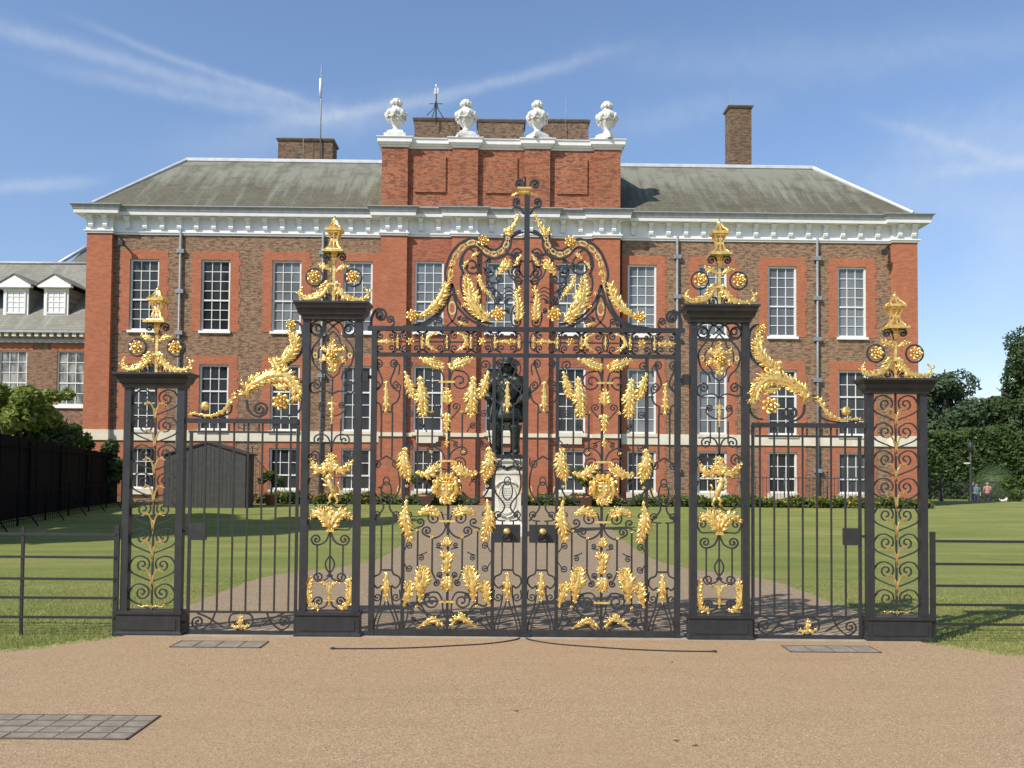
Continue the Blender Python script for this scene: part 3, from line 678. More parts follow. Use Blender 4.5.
# ------------------------------------------------------------------ left wing
WY=34.0; wr=empty('palace_wing',(-21,WY,0.15),0,'lower brick wing with white dormers and green grey slates at the left of the palace','building')
WI=Matrix.Translation(wr.location).inverted()
LW=lambda u,v,d=0: L(u,v,d,WI)
wx0=LW(-120,380)[0]; wx1=LW(96,380)[0]; wz1=LW(40,343)[1]
wins=[(LW(u0,400)[0],LW(u1,400)[0],LW(60,405)[1],LW(60,350.5)[1]) for u0,u1 in ((-50,-22),(-2,26),(56,84))]
mb=MB(); wall(mb,wx0,wx1,-.6,wz1,wins,0,.15); mb.obj('wall',M['wing_brick'],wr)
def sash(a,b,z0,z1,nc,nr,mr,y,pane,parent,root=True):
    f=MB(); t=.07; f.box(a,a+t,y,y+.08,z0,z1); f.box(b-t,b,y,y+.08,z0,z1); f.box(a+t,b-t,y+.002,y+.078,z1-t,z1); f.box(a+t,b-t,y+.002,y+.078,z0,z0+t)
    for k in range(1,nr):
        z=z1-t-(z1-z0-2*t)*k/nr; q=.03 if k==mr else .016; f.box(a+t,b-t,y+.03,y+.07,z-q,z+q)
    for k in range(1,nc): x=a+t+(b-a-2*t)*k/nc; f.box(x-.017,x+.017,y+.028,y+.073,z0+t,z1-t)
    fo=f.obj('window',M['white_sash'],parent); MB().add([(a+t,y+.06,z0+t),(b-t,y+.06,z0+t),(b-t,y+.06,z1-t),(a+t,y+.06,z1-t)],[(0,1,2,3)]).obj('pane',pane,fo); return fo
for a,b,z0,z1 in wins:
    fo=sash(a,b,z0,z1,3,5,3,.06,M['curtain_glass'],wr); MB().box(a-.15,b+.05,-.1,.06,z0-.16,z0).obj('sill',M['white_paint'],fo)
    q=MB(); wall(q,a-.3,b+.3,z1-.01,z1+.36,[],-.012,.01); q.obj('brick_arch',M['rub_brick'],fo)
we=LW(40,330,-.45)[1]
mb=MB(); mb.box(wx0,wx1,-.2,.05,wz1,wz1+.16); mb.box(wx0,wx1,-.5,.05,we-.12,we); mb.obj('eaves_cornice',M['lead'],wr)
mb=MB()
for k in range(40):
    x=wx1-.2-k*.375; mb.box(x-.1,x+.1,-.42,-.1,we-.31,we-.125)
mb.obj('dentils',M['cream_stone'],wr)
mb=MB(); mb.box(wx0,wx1,-.07,.02,wz1+.16,we-.12); mb.obj('frieze',M['lead'],wr)
RW=4.2; wr_z=LW(40,264,RW)[1]
mb=MB(); mb.add([(wx0,-.5,we+.01),(wx1,-.5,we+.01),(wx1,RW,wr_z),(wx0,RW,wr_z),(wx1,2*RW+.5,we),(wx0,2*RW+.5,we)],[(0,1,2,3),(3,2,4,5)]); wroof=mb.obj('roof',M['wing_slate'],wr)
MB().tube([(wx0,RW,wr_z+.05),(wx1,RW,wr_z+.05)],.09,6).obj('ridge_roll',M['lead'],wroof)
sl=(wr_z-we)/(RW+.5)
def dormer(u0,u1,vt,vb):
    Y=.45; a,z0=LW(u0,vb,Y); b,_=LW(u1,vb,Y); z1=LW((u0+u1)/2,vt,Y)[1]
    o=MB().box(a,b,Y,Y+2.2,z0-.1,z1).obj('dormer',M['white_paint'],wr)
    for xx in (a-.01,b+.004): MB().box(xx,xx+.012,Y+.05,Y+2.3,z0-.05,z1).obj('cheek_shade',M['wing_slate'],o)  # dark slate-coloured sheets put shade on the white dormer sides
    sash(a+.12,b-.12,z0+.12,z1-.1,3,4,2,Y-.05,M['dark_glass'] if u0<20 else M['curtain_glass'],o)
    p=MB(); c=(a+b)/2; ww=(b-a)/2+.22; p.prism([(c-ww,z1),(c+ww,z1),(c+ww,z1+.12),(c,z1+.62),(c-ww,z1+.12)],Y-.22,Y+.02); p.obj('pediment',M['white_paint'],o)
    p=MB(); p.prism([(c-ww-.05,z1+.12),(c,z1+.66),(c+ww+.05,z1+.12),(c+ww+.05,z1+.17),(c,z1+.73),(c-ww-.05,z1+.17)],Y-.26,Y+2.8); p.obj('dormer_roof',M['wing_slate'],o)
dormer(3,28,288,316); dormer(43.5,68,288,316); dormer(-42,-17,288,316)
# far hip seen between wing and palace
a=LW(60,264,9)[0]; b=LW(86,248,9); MB().add([(a-4,9,wr_z-3),(b[0]+1,9,wr_z-3),(b[0]+1,9,b[1]+1.0),(b[0],9,b[1]),(b[0]+1,12,wr_z-3),(a-4,13,wr_z-3)],[(0,1,3),(1,2,3),(0,3,5),(3,2,4,5)]).obj('rear_roof',M['wing_slate'],wr)
MB().tube([(a-1.2,9,LW(60,268,9)[1]-.4),(b[0]+.0,9,b[1]+.05)],.12,6).obj('hip_roll',M['pale_lead'],wr)
# ------------------------------------------------------------------ gates: drawn in photo-measured units on the gate's own plane (y=0)
U0=at(524,637,0).x
def G(u,v):                                   # -> x,z in metres on the gate plane (left half; mirrored for the right)
    p=at(u,v,0.0); return (p.x-U0,p.z)
PX=1/95.3
class Side:
    def __init__(s,sg,root): s.s=sg; s.r=root; s.ox=root.location.x; s.lift=0
    def P(s,u,v,y=0.0):
        x,z=G(u,v); return (s.s*x+U0-s.ox,y,z)
    def path(s,pts,y=0.0): return [s.P(u,v,y) for u,v in pts]
    def bar(s,pts,w,d=None,y=0.0,name='scroll',mat=None,sm=True,mb=None,parent=None,fin=True):
        w*=1.0
        mb=mb or MB(); q=smooth(pts,5) if sm else pts
        mb.tube(s.path(q,y),w*PX/2*1.41,4,False,ry=(d or w)*PX/2*1.41)
        return mb.obj(name,mat or M['iron'],parent or s.r) if fin else mb
    def vbar(s,u,v0,v1,w,name='bar',y=0.0):
        w*=.84
        x0,_,z0=s.P(u,v1,y); z1=s.P(u,v0,y)[2]; h=w*PX/2
        return MB().box(x0-h,x0+h,y-h,y+h,z0,z1).obj(name,M['iron'],s.r)
    def hbar(s,u0,u1,v,h,name='rail',d=None,y=0.0,mat=None):
        h*=.84
        a=s.P(u0,v,y); b=s.P(u1,v,y); z=(a[2]+b[2])/2; k=h*PX/2; dd=(d or h)*PX/2
        return MB().box(a[0],b[0],y-dd,y+dd,z-k,z+k).obj(name,mat or M['iron'],s.r)
    def vol(s,tail,c,st,sg,w=1.6,turns=1.3,name='scroll',y=0.0):
        """tail runs to st, then curls in around c"""
        q=smooth(list(tail)+[st],5) if len(tail)>1 else list(tail)+[st]
        pts=q+spiral(c,st,sg,turns)
        mb=MB(); w*=.98; mb.tube(s.path(pts,y),w*PX/2*1.3,4,False,ry=w*PX/2*1.8); e=s.P(*pts[-1],y); r_=w*PX*.85
        mb.ball(e,(r_,r_,r_),6,4); return mb.obj(name,M['iron'],s.r)
    def leaf(s,pts,w,name='gilded_leaf',n=9,y=-0.02,taper=(0.5,1,0.45),seed=0,both=(1,1),mat=None):
        mb=MB(); acanthus(mb,s.path(smooth(pts,5),y),w*PX,n,taper,seed,both)
        return mb.obj(name,mat or M['gold'],s.r)
    def rosette(s,u,v,r,name='gilded_rosette',n=8,y=-0.03):
        mb=MB(); c=Vector(s.P(u,v,y)); flower(mb,c,r*PX,n); return mb.obj(name,M['gold'],s.r)
    def ring(s,u,v,rx,rz,w=1.6,name='ring',mat=None,y=0.0):
        pts=[(u+rx*math.cos(a),v+rz*math.sin(a)) for a in [2*math.pi*i/28 for i in range(29)]]
        return s.bar(pts,w,y=y,name=name,mat=mat,sm=False)
def loz(mb,B,T,wv,out,thick):
    """pointed leaflet from B to T, half width vector wv, ridge raised along out"""
    m_=B+(T-B)*0.45
    a=B+(T-B)*.28; c=B+(T-B)*.72
    mb.add([B,a+wv*.8,c+wv,T+out*.25,c-wv,a-wv*.8,a+out*.8,c+out,m_-out*.45],[(0,6,1),(1,6,7,2),(2,7,3),(3,7,4),(4,7,6,5),(5,6,0),(0,1,8),(1,2,8),(2,3,8),(3,4,8),(4,5,8),(5,0,8)],False)
def finger(mb,B,T,cv,wd,w,out,lift):
    """slim curling leaf tip from B to T, bowed along cv"""
    secs=[]; pts=[]
    for k,(t,f) in enumerate(((0,.5),(.3,1.0),(.62,.85),(.88,.42),(1.0,.08))):
        p=B+(T-B)*t+cv*math.sin(math.pi*t)+out*(lift*t*t)
        a=wd*w*f; o_=out*w*f*.8
        secs.append([p+a,p+o_,p-a,p-o_*.5])
    mb.loft(secs,True,True)
def acanthus(mb,P,w,n,taper,seed,both=(1,1)):
    """curling acanthus: lobes of three or four slim fingers either side of a midrib, irregular in length and curl"""
    g=random.Random(seed*13+5+len(mb.v)); P=[Vector(p) for p in P]; m=len(P); n=max(3,int(n*.8)); w*=1.2
    Ls=[0]
    for i in range(1,m): Ls.append(Ls[-1]+(P[i]-P[i-1]).length)
    Lt=Ls[-1] or 1e-6
    def pt(t):
        d=min(max(t,0),1)*Lt
        for i in range(1,m):
            if Ls[i]>=d-1e-9 or i==m-1:
                k=(d-Ls[i-1])/max(Ls[i]-Ls[i-1],1e-9); return P[i-1].lerp(P[i],k),(P[i]-P[i-1]).normalized()
    def prof(t): return taper[0]+(taper[1]-taper[0])*t*2 if t<.5 else taper[1]+(taper[2]-taper[1])*(t-.5)*2
    out=Vector((0,-1,0)); K=14; secs=[]; ph0=g.uniform(0,6)
    for i in range(K+1):                      # fleshy blade with a raised rib and hollow flanks
        t=i/K; p,tg=pt(t); nr=Vector((tg.z,0,-tg.x)); e_=math.sqrt(max(0.02,math.sin(math.pi*min(max(t*.93+.05,0),1))))
        sc_=1+.10*math.sin(t*n*4.2+ph0)
        wl=w*prof(t)*.50*e_*sc_*(both[0] or .3); wr_=w*prof(t)*.50*e_*(2-sc_)*(both[1] or .3); h=w*prof(t)*e_
        secs.append([p+nr*wl,p+nr*wl*.62+out*h*.22,p+nr*wl*.25+out*h*.12,p+out*h*.32,p-nr*wr_*.25+out*h*.12,p-nr*wr_*.62+out*h*.22,p-nr*wr_,p-out*h*.12])
    mb.loft(secs,True,True)
    for si,sg in enumerate((1,-1)):
        if not both[si]: continue
        t=g.uniform(.0,.06)
        while t<.97:
            p,tg=pt(t); nr=Vector((tg.z,0,-tg.x))*sg; W=w*prof(t)*both[si]*g.uniform(.85,1.12); base=g.uniform(.62,.95)
            for q,(da,l_,f_) in enumerate(((-.32,.78,.15),(0,1.0,.19),(.36,.80,.15))):
                an=base+da*g.uniform(.8,1.2); dr=(tg*math.cos(an)+nr*math.sin(an)).normalized(); tn=dr.cross(out)
                b0=p+nr*W*.22+out*W*(.08+.05*(q==1)); T_=p+dr*W*1.08*l_*g.uniform(.92,1.08)
                finger(mb,b0,T_,tn*-sg*W*.05,tn,W*f_,out,W*g.uniform(-.02,.22))
            t+=(1.0/n)*g.uniform(.85,1.15)
    p,tg=pt(1.0); nr=Vector((tg.z,0,-tg.x))
    for a_ in (-.6,0,.6):
        dr=(tg+nr*a_).normalized(); finger(mb,p-dr*w*.3,p+dr*w*.55*max(taper[2],.35),dr*0,dr.cross(out),w*.16*max(taper[2],.4),out,w*.12)
def flower(mb,c,r,n=8):
    out=Vector((0,-1,0)); n=max(5,min(n,7))
    mb.ball(c+out*r*.42,(r*.24,r*.2,r*.24),8,6)
    for ringr,rad,k0,lift in ((.62,.36,0,.08),(.36,.24,.5,.30)):
        for k in range(n):
            a=2*math.pi*(k+k0)/n; dr=Vector((math.cos(a),0,math.sin(a))); tn=dr.cross(out)
            q=c+dr*r*ringr+out*r*lift; secs=[]
            for lv in range(5):
                f=math.sin(math.pi*(lv+.4)/4.8); z=-.5+lv/4
                secs.append([q+dr*(r*rad*1.05*math.cos(b)*f)+tn*(r*rad*.85*math.sin(b)*f)+out*(r*(.26*z+.14*math.cos(b))) for b in [2*math.pi*i/8 for i in range(8)]])
            mb.loft(secs,True,True)

GL='tall black and gilded wrought iron main gate leaf, %s of the centre bar'
def main_leaf(sg,label):
    hinge=at(371,637,0).x-U0
    r=empty('main_gate_leaf',(U0+sg*hinge,0,0),0,label,'gate','leaves of the main gate')
    g=Side(sg,r)
    # frame
    g.vbar(371,329,636,6.5,'outer_stile'); g.vbar(402,355,633,4,'stile'); g.vbar(492,355,633,4,'stile')
    if sg==1: g.vbar(524,196,637,6.6,'meeting_stile')
    g.hbar(368,526,329,5.4,'top_rail',d=5); g.hbar(374,525.8,355,4.6,'rail',d=4); g.hbar(374,524,632,6,'bottom_rail',d=5)
    
    # frieze between the rails
    g.hbar(374,525.8,342,1.8,'rail')
    for cc in (398,422.5,447,471,495,519): 
        g.leaf([(cc,349),(cc,342),(cc,335)],2.2,'gilded_bud',3,seed=int(cc),taper=(.7,1,.5)); g.ring(cc,342,3.2,8.5,1.1,'frieze_ring')
    for k,cc in enumerate((386,411,434,460,482,507)):
        for sy in (1,-1):
            for sx in (1,-1):
                c=(cc+sx*5.5,342+sy*6.5); g.vol([(cc+sx*12,342+sy*1),(cc+sx*11,342+sy*8)],c,(cc+sx*6,342+sy*10.5),-sx*sy*1,1.5,1.1)
        if k in (0,5): g.leaf([(cc-11,342),(cc+12,342)],3.2,'gilded_spear',5,taper=(.5,1.2,.3),seed=k)
        if k in (1,4): g.rosette(cc,342,4.2,n=6)
        if k==2: g.leaf([(cc+3,333),(cc-5,337),(cc-6,345),(cc+3,351)],4,n=6,seed=3)
        if k==3: g.leaf([(cc-3,333),(cc+5,337),(cc+6,345),(cc-3,351)],4,n=6,seed=4)
    # narrow side panels
    for c in (386.5,507.5):
        for sx in (1,-1):
            g.bar([(c+sx*5.5,412),(c+sx*6,405),(c+sx*11,401),(c+sx*13,393),(c+sx*7,388),(c+sx*4,381),(c+sx*8,370),(c+sx*10,360)],1.6)
            g.vol([(c+sx*12,375),(c+sx*13,366)],(c+sx*8,364),(c+sx*8,359.5),-sx,1.5); g.vol([(c+sx*13,392),(c+sx*14,386)],(c+sx*10,385.5),(c+sx*10,381.5),-sx,1.4,1.0)
            g.vbar(c+sx*5.5,412,458,1.9)
            g.bar([(c,456),(c+sx*9,463),(c+sx*13,478),(c+sx*12,492),(c+sx*4,503),(c+sx*3.5,509),(c+sx*9,516),(c+sx*13,521)],1.6)
            g.vol([(c+sx*13,458),(c+sx*13,465)],(c+sx*9.5,463.5),(c+sx*8.5,467.5),sx,1.4,1.1); g.vol([(c+sx*2,521),(c+sx*10,520)],(c+sx*9,515),(c+sx*13,515),-sx,1.4,1.1)
            g.vbar(c+sx*5.5,458 if False else 521,571,1.9)
            g.bar([(c+sx*5.5,570),(c+sx*7,574),(c+sx*12.5,577),(c+sx*13.5,583),(c+sx*9,588),(c+sx*5,586),(c+sx*5,595),(c+sx*7,607),(c+sx*12,622),(c+sx*13,631)],1.6)
            g.vol([(c+sx*13,590),(c+sx*13.5,598)],(c+sx*9.5,597),(c+sx*9.5,601),sx,1.4,1.0)
            g.bar([(c+sx*1,601),(c+sx*4,610),(c+sx*8,620),(c+sx*10,631)],1.4)
        g.hbar(c-6,c+6,412,2,'collar'); g.hbar(c-6,c+6,570,2,'collar')
        g.leaf([(c,381),(c,396),(c,410)],5,'gilded_drop',6,taper=(.5,.7,1.2),seed=int(c)); g.leaf([(c,572),(c,585),(c,601)],5,'gilded_drop',6,taper=(.6,1.2,.4),seed=int(c)+1)
        g.ring(c,491,5,9,1.4,'loop'); g.ring(c,481,3,4,1.2,'loop')
        for sx in (1,-1): g.ring(c+sx*12.5,490,1.4,4,1.1,'gilded_ring',M['gold'])
    # centre panel
    c=447
    g.vbar(c,355,632,3,'spine')
    for sx in (1,-1):
        q=lambda pts:[(c+sx*x,y) for x,y in pts]
        g.vbar(c+sx*30,395,500,2); g.vbar(c+sx*15,412,452,2); g.vbar(c+sx*30,527,606,2); g.vbar(c+sx*15,537,572,2)
        g.vol(q([(0,402),(3,390),(3,380),(6,371)]),(c+sx*13,381),(c+sx*12,370.5),sx,1.7,1.5)
        g.vol(q([(30,400),(33,385),(40,372)]),(c+sx*38,365),(c+sx*43,366),-sx,1.6,1.2)
        g.vol(q([(0,425),(5,418),(10,412)]),(c+sx*9,407),(c+sx*13,408),-sx,1.4,1.2); g.bar(q([(30,395),(29,408),(22,414),(15,412)]),1.5)
        g.vol(q([(1,462),(5,452),(13,447)]),(c+sx*16,452),(c+sx*18,448),sx,1.6,1.0); g.vol(q([(0,470),(6,468)]),(c+sx*13,464),(c+sx*7,460),sx,1.6,1.4)
        g.bar(q([(30,500),(26,503),(18,502),(12,495)]),1.6); g.bar(q([(43,486),(36,497),(24,499),(15,492)]),1.8)
        g.vol(q([(1,528),(3,521),(6,512)]),(c+sx*13,518),(c+sx*12,511),sx,1.6,1.4)
        g.vol(q([(0,524),(4,533),(12,538),(20,536)]),(c+sx*20,531),(c+sx*24.5,533),-sx,1.8,1.2)
        g.vol(q([(43,530),(37,531),(30,528)]),(c+sx*27,522),(c+sx*25,526),sx,1.8,1.0)
        g.vol(q([(15,572),(11,580)]),(c+sx*11,583),(c+sx*9,580),-sx,1.6,1.1); g.vol(q([(0,578),(5,578)]),(c+sx*7,575),(c+sx*10,576),-sx,1.5,1.0)
        g.vol(q([(1,618),(4,611),(5,600),(9,593)]),(c+sx*15,601),(c+sx*14,592),sx,1.7,1.5)
        g.bar(q([(30,606),(22,613),(10,616),(3,611)]),1.6)
        g.bar(q([(43,598),(38,606),(28,604),(22,612),(16,622),(8,629)]),1.7); g.vol(q([(43,628),(40,618)]),(c+sx*36,612),(c+sx*39,610),-sx,1.6,1.1)
        g.bar(q([(2,631),(8,620),(20,618),(32,622),(42,630)]),1.5)
            # small filling scrolls
        for (a0,v0,a1,v1,rr,dd) in ((44,420,37,414,4,1),(44,440,37,446,4,-1),(20,432,26,426,3.5,1),(4,440,9,445,3,1),(44,552,38,546,3.6,1),(44,562,38,568,3.6,-1),(20,552,26,558,3.4,1),(4,549,9,545,3,-1),(22,486,27,480,3.2,1),(44,508,38,514,3.4,-1),(24,600,20,596,3,1),(28,624,34,620,3.2,1),(9,624,13,620,2.8,-1)):
            g.vol([(c+sx*a0,v0),(c+sx*(a0+a1)/2,(v0+v1)/2-dd*1.5)],(c+sx*a1,v1),(c+sx*(a1+rr*.7),v1-dd*rr*.7),-sx*dd,1.25,1.25)
        for (a0,v0) in ((15,412),(30,395),(30,530),(15,537),(40,486),(30,606),(16,452),(22,412)): g.rosette(c+sx*a0,v0,1.9,'gilded_boss',5,y=-.015)
    # gilded acanthus
        g.leaf(q([(28,358),(17,362),(4,367)]),6,n=9,seed=1,taper=(.4,1.1,.7))
        g.leaf(q([(42,371),(38,383),(34,397)]),6.5,n=8,seed=2,taper=(.35,1,.6))
        g.leaf(q([(27,376),(25,395),(24,416)]),8.5,n=11,seed=3,taper=(.4,1.1,.5))
        g.leaf(q([(41,447),(43,460),(38,481)]),8,n=10,seed=4,taper=(.5,1.2,.25))
        g.leaf(q([(31,472),(20,474),(7,465)]),6.2,n=8,seed=5,taper=(.5,1.1,.7))
        g.leaf(q([(40,499),(42,518),(37,539)]),8.2,n=10,seed=6,taper=(.25,1.05,.6))
        g.leaf(q([(29,514),(18,510),(7,514)]),6.5,n=8,seed=7,taper=(.5,1.1,.5))
        g.leaf(q([(43,607),(39,594),(37,583)]),7,n=7,seed=8,taper=(.2,1.0,.8))
        g.leaf(q([(27,603),(26,588),(22,568)]),8.5,n=10,seed=9,taper=(.25,1.15,.6))
        g.leaf(q([(30,628),(20,621),(12,618),(5,624)]),6.5,n=9,seed=10,taper=(.25,1,.7),both=(1,.5))
    for v in (382,461,521,601.5): g.hbar(c-8,c+8,v,2.4,'gilded_collar',d=5,mat=M['gold'])
    g.leaf([(c,405),(c,397),(c,388)],6,'gilded_bud',5,seed=11,taper=(1.2,.9,.3)); g.leaf([(c,413),(c,421),(c,431)],5.5,'gilded_bud',6,seed=12,taper=(1.3,.7,.7)); g.leaf([(c,437),(c,447)],3,'gilded_bud',3,seed=13)
    g.leaf([(c,546),(c,541),(c,536)],4.5,'gilded_bud',4,seed=14,taper=(1.3,.9,.3)); g.leaf([(c,573),(c,565),(c,556)],7.5,'gilded_flower',6,seed=15,taper=(.7,.8,1.3)); g.leaf([(c,576),(c,583),(c,590)],7,'gilded_bud',5,seed=16,taper=(1.0,1.1,.2))
    # crowned shield in the middle of the leaf
    cr=MB(); ox,_,oz=g.P(c,487,-0.03); e=PX
    pts=[(ox+13.5*e*math.cos(a),-0.0,oz+14.5*e*math.sin(a)) for a in [2*math.pi*i/30 for i in range(31)]]
    MB().tube(pts,1.7*e,5).obj('crest_ring',M['iron'],r)
    cr.loft([[(ox+k*11*e*math.cos(a),yy,oz-1*e+k*11.5*e*math.sin(a)) for a in [2*math.pi*i/24 for i in range(24)]] for k,yy in ((1.0,-.012),(.98,-.03),(.86,-.045),(.80,-.036))],True,True)
    for k in range(16):
        a=2*math.pi*k/16; dr=Vector((math.cos(a),0,math.sin(a))); loz(cr,Vector((ox,-.025,oz))+dr*9.5*e,Vector((ox,-.03,oz))+dr*(14.5+1.5*(k%2))*e,dr.cross(Vector((0,-1,0)))*2.6*e,Vector((0,-1,0))*.018,0)
    cr.prism([(ox-6*e,oz+4*e),(ox+6*e,oz+4*e),(ox+6*e,oz-2*e),(ox,oz-9*e),(ox-6*e,oz-2*e)],-.056,-.04)
    for dx,dz in ((-3,1.5),(3,1.5),(-3,-2.5),(3,-2.5)): cr.ball((ox+dx*e,-.058,oz+dz*e),(1.7*e,.012,1.5*e),6,4)
    for dx in (-5,-2.5,0,2.5,5): loz(cr,Vector((ox+dx*e,-.05,oz+5*e)),Vector((ox+dx*1.25*e,-.05,oz+(11-abs(dx)*.35)*e)),Vector((1.2*e,0,0)),Vector((0,-.02,0)),0)
    cr.tube([(ox-6*e,-.05,oz+5.2*e),(ox+6*e,-.05,oz+5.2*e)],1.1*e,5)
    for sx in (-1,1):       # animal supporters beside the shield
        cr.tube([(ox+sx*9*e,-.045,oz-9*e),(ox+sx*10.5*e,-.05,oz-3*e),(ox+sx*9*e,-.055,oz+3*e),(ox+sx*9.5*e,-.06,oz+7*e)],[1.4*e,2.4*e,2.2*e,2.4*e],7)
        cr.tube([(ox+sx*9*e,-.05,oz+2*e),(ox+sx*6*e,-.06,oz+3*e)],1.1*e,5); cr.tube([(ox+sx*11*e,-.04,oz-6*e),(ox+sx*14*e,-.04,oz-3*e),(ox+sx*13.5*e,-.04,oz+2*e)],.8*e,5)
    acanthus(cr,[(ox-7*e,-.04,oz-12*e),(ox,-.04,oz-15*e),(ox+7*e,-.04,oz-12*e)],4.5*e,5,(.8,1,.8),3)
    cr.obj('gilded_crest',M['gold'],r)
    # lock box and knob
    a=g.P(493.5,524.5); b=g.P(520.3,542.5); lb=MB().box(a[0],b[0],-.03,.03,b[2],a[2]).obj('lock_box',M['iron'],r)
    k_=g.P(507,533); MB().ball((k_[0],-.085,k_[2]+.025),(.038,.038,.034),12,8).obj('brass_knob',M['gold'],lb)
    MB().tube([(k_[0]+.045*math.cos(t),-.06-.01*math.sin(t),k_[2]-.035+.045*math.sin(t)) for t in [2*math.pi*i/16 for i in range(17)]],.011,6).obj('ring_handle',M['dark_iron'],lb)
    # arched cresting: ribbon band of two lines with gilded chain between
    A=lambda pts:[(395+x/6.985,230+y/6.985) for x,y in pts]
    outer=A([(60,675),(180,655),(275,600),(335,500),(360,380),(350,300),(372,215),(410,140),(480,80),(570,60),(620,105),(675,140),(725,130),(755,85),(768,20),(772,-20)])
    inner=A([(400,380),(430,520),(520,620),(640,680),(720,690)])
    low=A([(90,690),(200,668),(300,600),(360,500),(400,375)])
    inn2=A([(480,300),(455,250),(470,180),(520,125),(575,120),(620,170),(690,200),(760,180),(805,120),(815,50),(850,15),(880,5)])
    g.bar(outer,2.3,2.6,name='arch_band'); g.bar(low,2.6,2.6,name='arch_band'); g.bar(inner,2.4,2.6,name='arch_band')
    g.bar(A([(400,375),(440,490),(520,590),(610,640),(690,655)]),2.2,3,y=.006,name='arch_band'); g.bar(inn2,2.1,2.6,name='arch_band')
    g.bar(A([(480,300),(460,340),(465,420),(510,520),(600,610)]),1.9,2.6,name='arch_band')
    chain=A([(345,440),(385,330),(400,240),(425,180),(480,115),(560,85),(620,135),(680,168),(735,150),(780,95),(790,30)])
    cs=smooth(chain,6)
    for off in (1,-1):
        pts=[]
        for i,(x,y) in enumerate(cs):
            j=min(i+1,len(cs)-1); k=max(i-1,0); tx,ty=cs[j][0]-cs[k][0],cs[j][1]-cs[k][1]; l=math.hypot(tx,ty) or 1
            a_=off*2.2*math.sin(i*.62); pts.append((x-ty/l*a_,y+tx/l*a_))
        g.bar(pts,1.5,name='gilded_chain',mat=M['gold'],sm=False,y=-.005)
    for p_ in A([(400,250),(405,300),(380,360),(440,440),(480,530)]): g.rosette(p_[0],p_[1],2.6,'gilded_boss',5)
    for p_,rr in zip(A([(620,80),(125,600),(722,592)]),(6.2,6.6,8)): g.rosette(p_[0],p_[1],rr,n=7)
    g.leaf(A([(150,610),(240,560),(310,480),(345,390)]),8.5,n=13,seed=21,taper=(.6,1.1,.8),both=(1,.45))
    g.leaf(A([(660,640),(590,580),(530,480),(510,330)]),8.5,n=15,seed=22,taper=(.8,1.1,.5))
    g.leaf(A([(570,560),(560,470),(520,400)]),7,n=7,seed=23)
    g.leaf(A([(590,310),(600,380),(640,430),(690,500)]),3.8,'gilded_tendril',10,taper=(1.1,.9,.3),seed=24)
    g.leaf(A([(720,315),(755,270),(795,225)]),5.5,n=7,seed=25,taper=(.4,1.1,1)); g.leaf(A([(530,195),(560,175),(590,160)]),3,n=4,seed=26)
    g.leaf(A([(855,640),(860,560),(850,450),(870,400)]),6.5,n=12,seed=27,taper=(1.2,1,.4),both=(1,.5)); g.leaf(A([(770,40),(795,10),(830,-30),(870,-110)]),4.6,n=7,seed=28,taper=(1.2,.7,.5))
    g.leaf(A([(830,10),(770,5)]),5,n=3,seed=29)
    g.vol(A([(470,300),(475,190),(520,130)]),A([(540,250)])[0],A([(590,200)])[0],1,2,1.4); g.vol(A([(690,205),(780,170),(850,180)]),A([(830,215)])[0],A([(880,225)])[0],1,2,1.2)
    g.vol(A([(890,150),(850,130)]),A([(845,170)])[0],A([(820,150)])[0],-1,1.6,1.2)
    g.vol(A([(895,330),(850,260)]),A([(850,300)])[0],A([(820,280)])[0],-1,2,1.3); g.vol(A([(895,350),(860,400)]),A([(860,360)])[0],A([(830,350)])[0],1,1.6,1.2)
    g.vol(A([(620,260),(640,290),(690,300)]),A([(655,290)])[0],A([(670,325)])[0],1,1.8,1.1); g.vol(A([(640,330),(650,360),(700,370)]),A([(725,345)])[0],A([(750,360)])[0],-1,1.8,1.1)
    g.vol(A([(640,400),(690,410),(735,450)]),A([(725,475)])[0],A([(750,470)])[0],1,1.8,1.1)
    g.vol(A([(890,500),(840,520),(810,600)]),A([(850,640)])[0],A([(820,660)])[0],-1,1.8,1.2)
    for k in range(4): g.bar(A([(840,430+k*22),(800,400+k*26),(760,410+k*34)]),1.1)
    for v_ in (395,440,485): g.bar(A([(640,300+v_-395),(660,v_-40),(700,v_+30),(690,v_+60)]),1.2)
    g.bar(A([(640,230),(640,500)]),1.5,sm=False)
    for (x0,y0,x1,y1,rr,dd) in ((470,230,500,260,18,1),(600,220,580,250,20,-1),(620,230,660,215,20,1),(480,400,500,420,18,-1),(720,250,700,265,18,1),(880,240,862,262,16,-1),(885,400,862,420,18,1),(885,470,860,455,16,-1),(700,420,690,440,16,1),(800,480,780,500,18,1),(690,520,720,500,20,-1),(860,560,840,580,16,1),(760,560,790,560,20,-1),(300,640,280,655,14,1),(470,600,450,620,16,1),(560,640,590,655,14,-1)):
        a_=A([(x0,y0),(x1,y1)]); e_=rr/6.985; g.vol([a_[0],((a_[0][0]+a_[1][0])/2,(a_[0][1]+a_[1][1])/2-dd)],a_[1],(a_[1][0]+e_*.7,a_[1][1]-dd*e_*.7),-dd,1.3,1.3)
    g.leaf(A([(885,175),(860,210),(840,250)]),3.4,n=4,seed=81); g.leaf(A([(880,420),(850,440),(830,480)]),3,n=4,seed=82); g.leaf(A([(520,215),(490,240),(480,270)]),3,n=4,seed=83); g.leaf(A([(445,640),(470,655),(500,660)]),3,n=4,seed=84)
    # loop with gilded ring, small scrolls on the rail
    o_=A([(400,545)])[0]; g.ring(o_[0],o_[1],3.4,6,1.6,'gilded_ring',M['gold'])
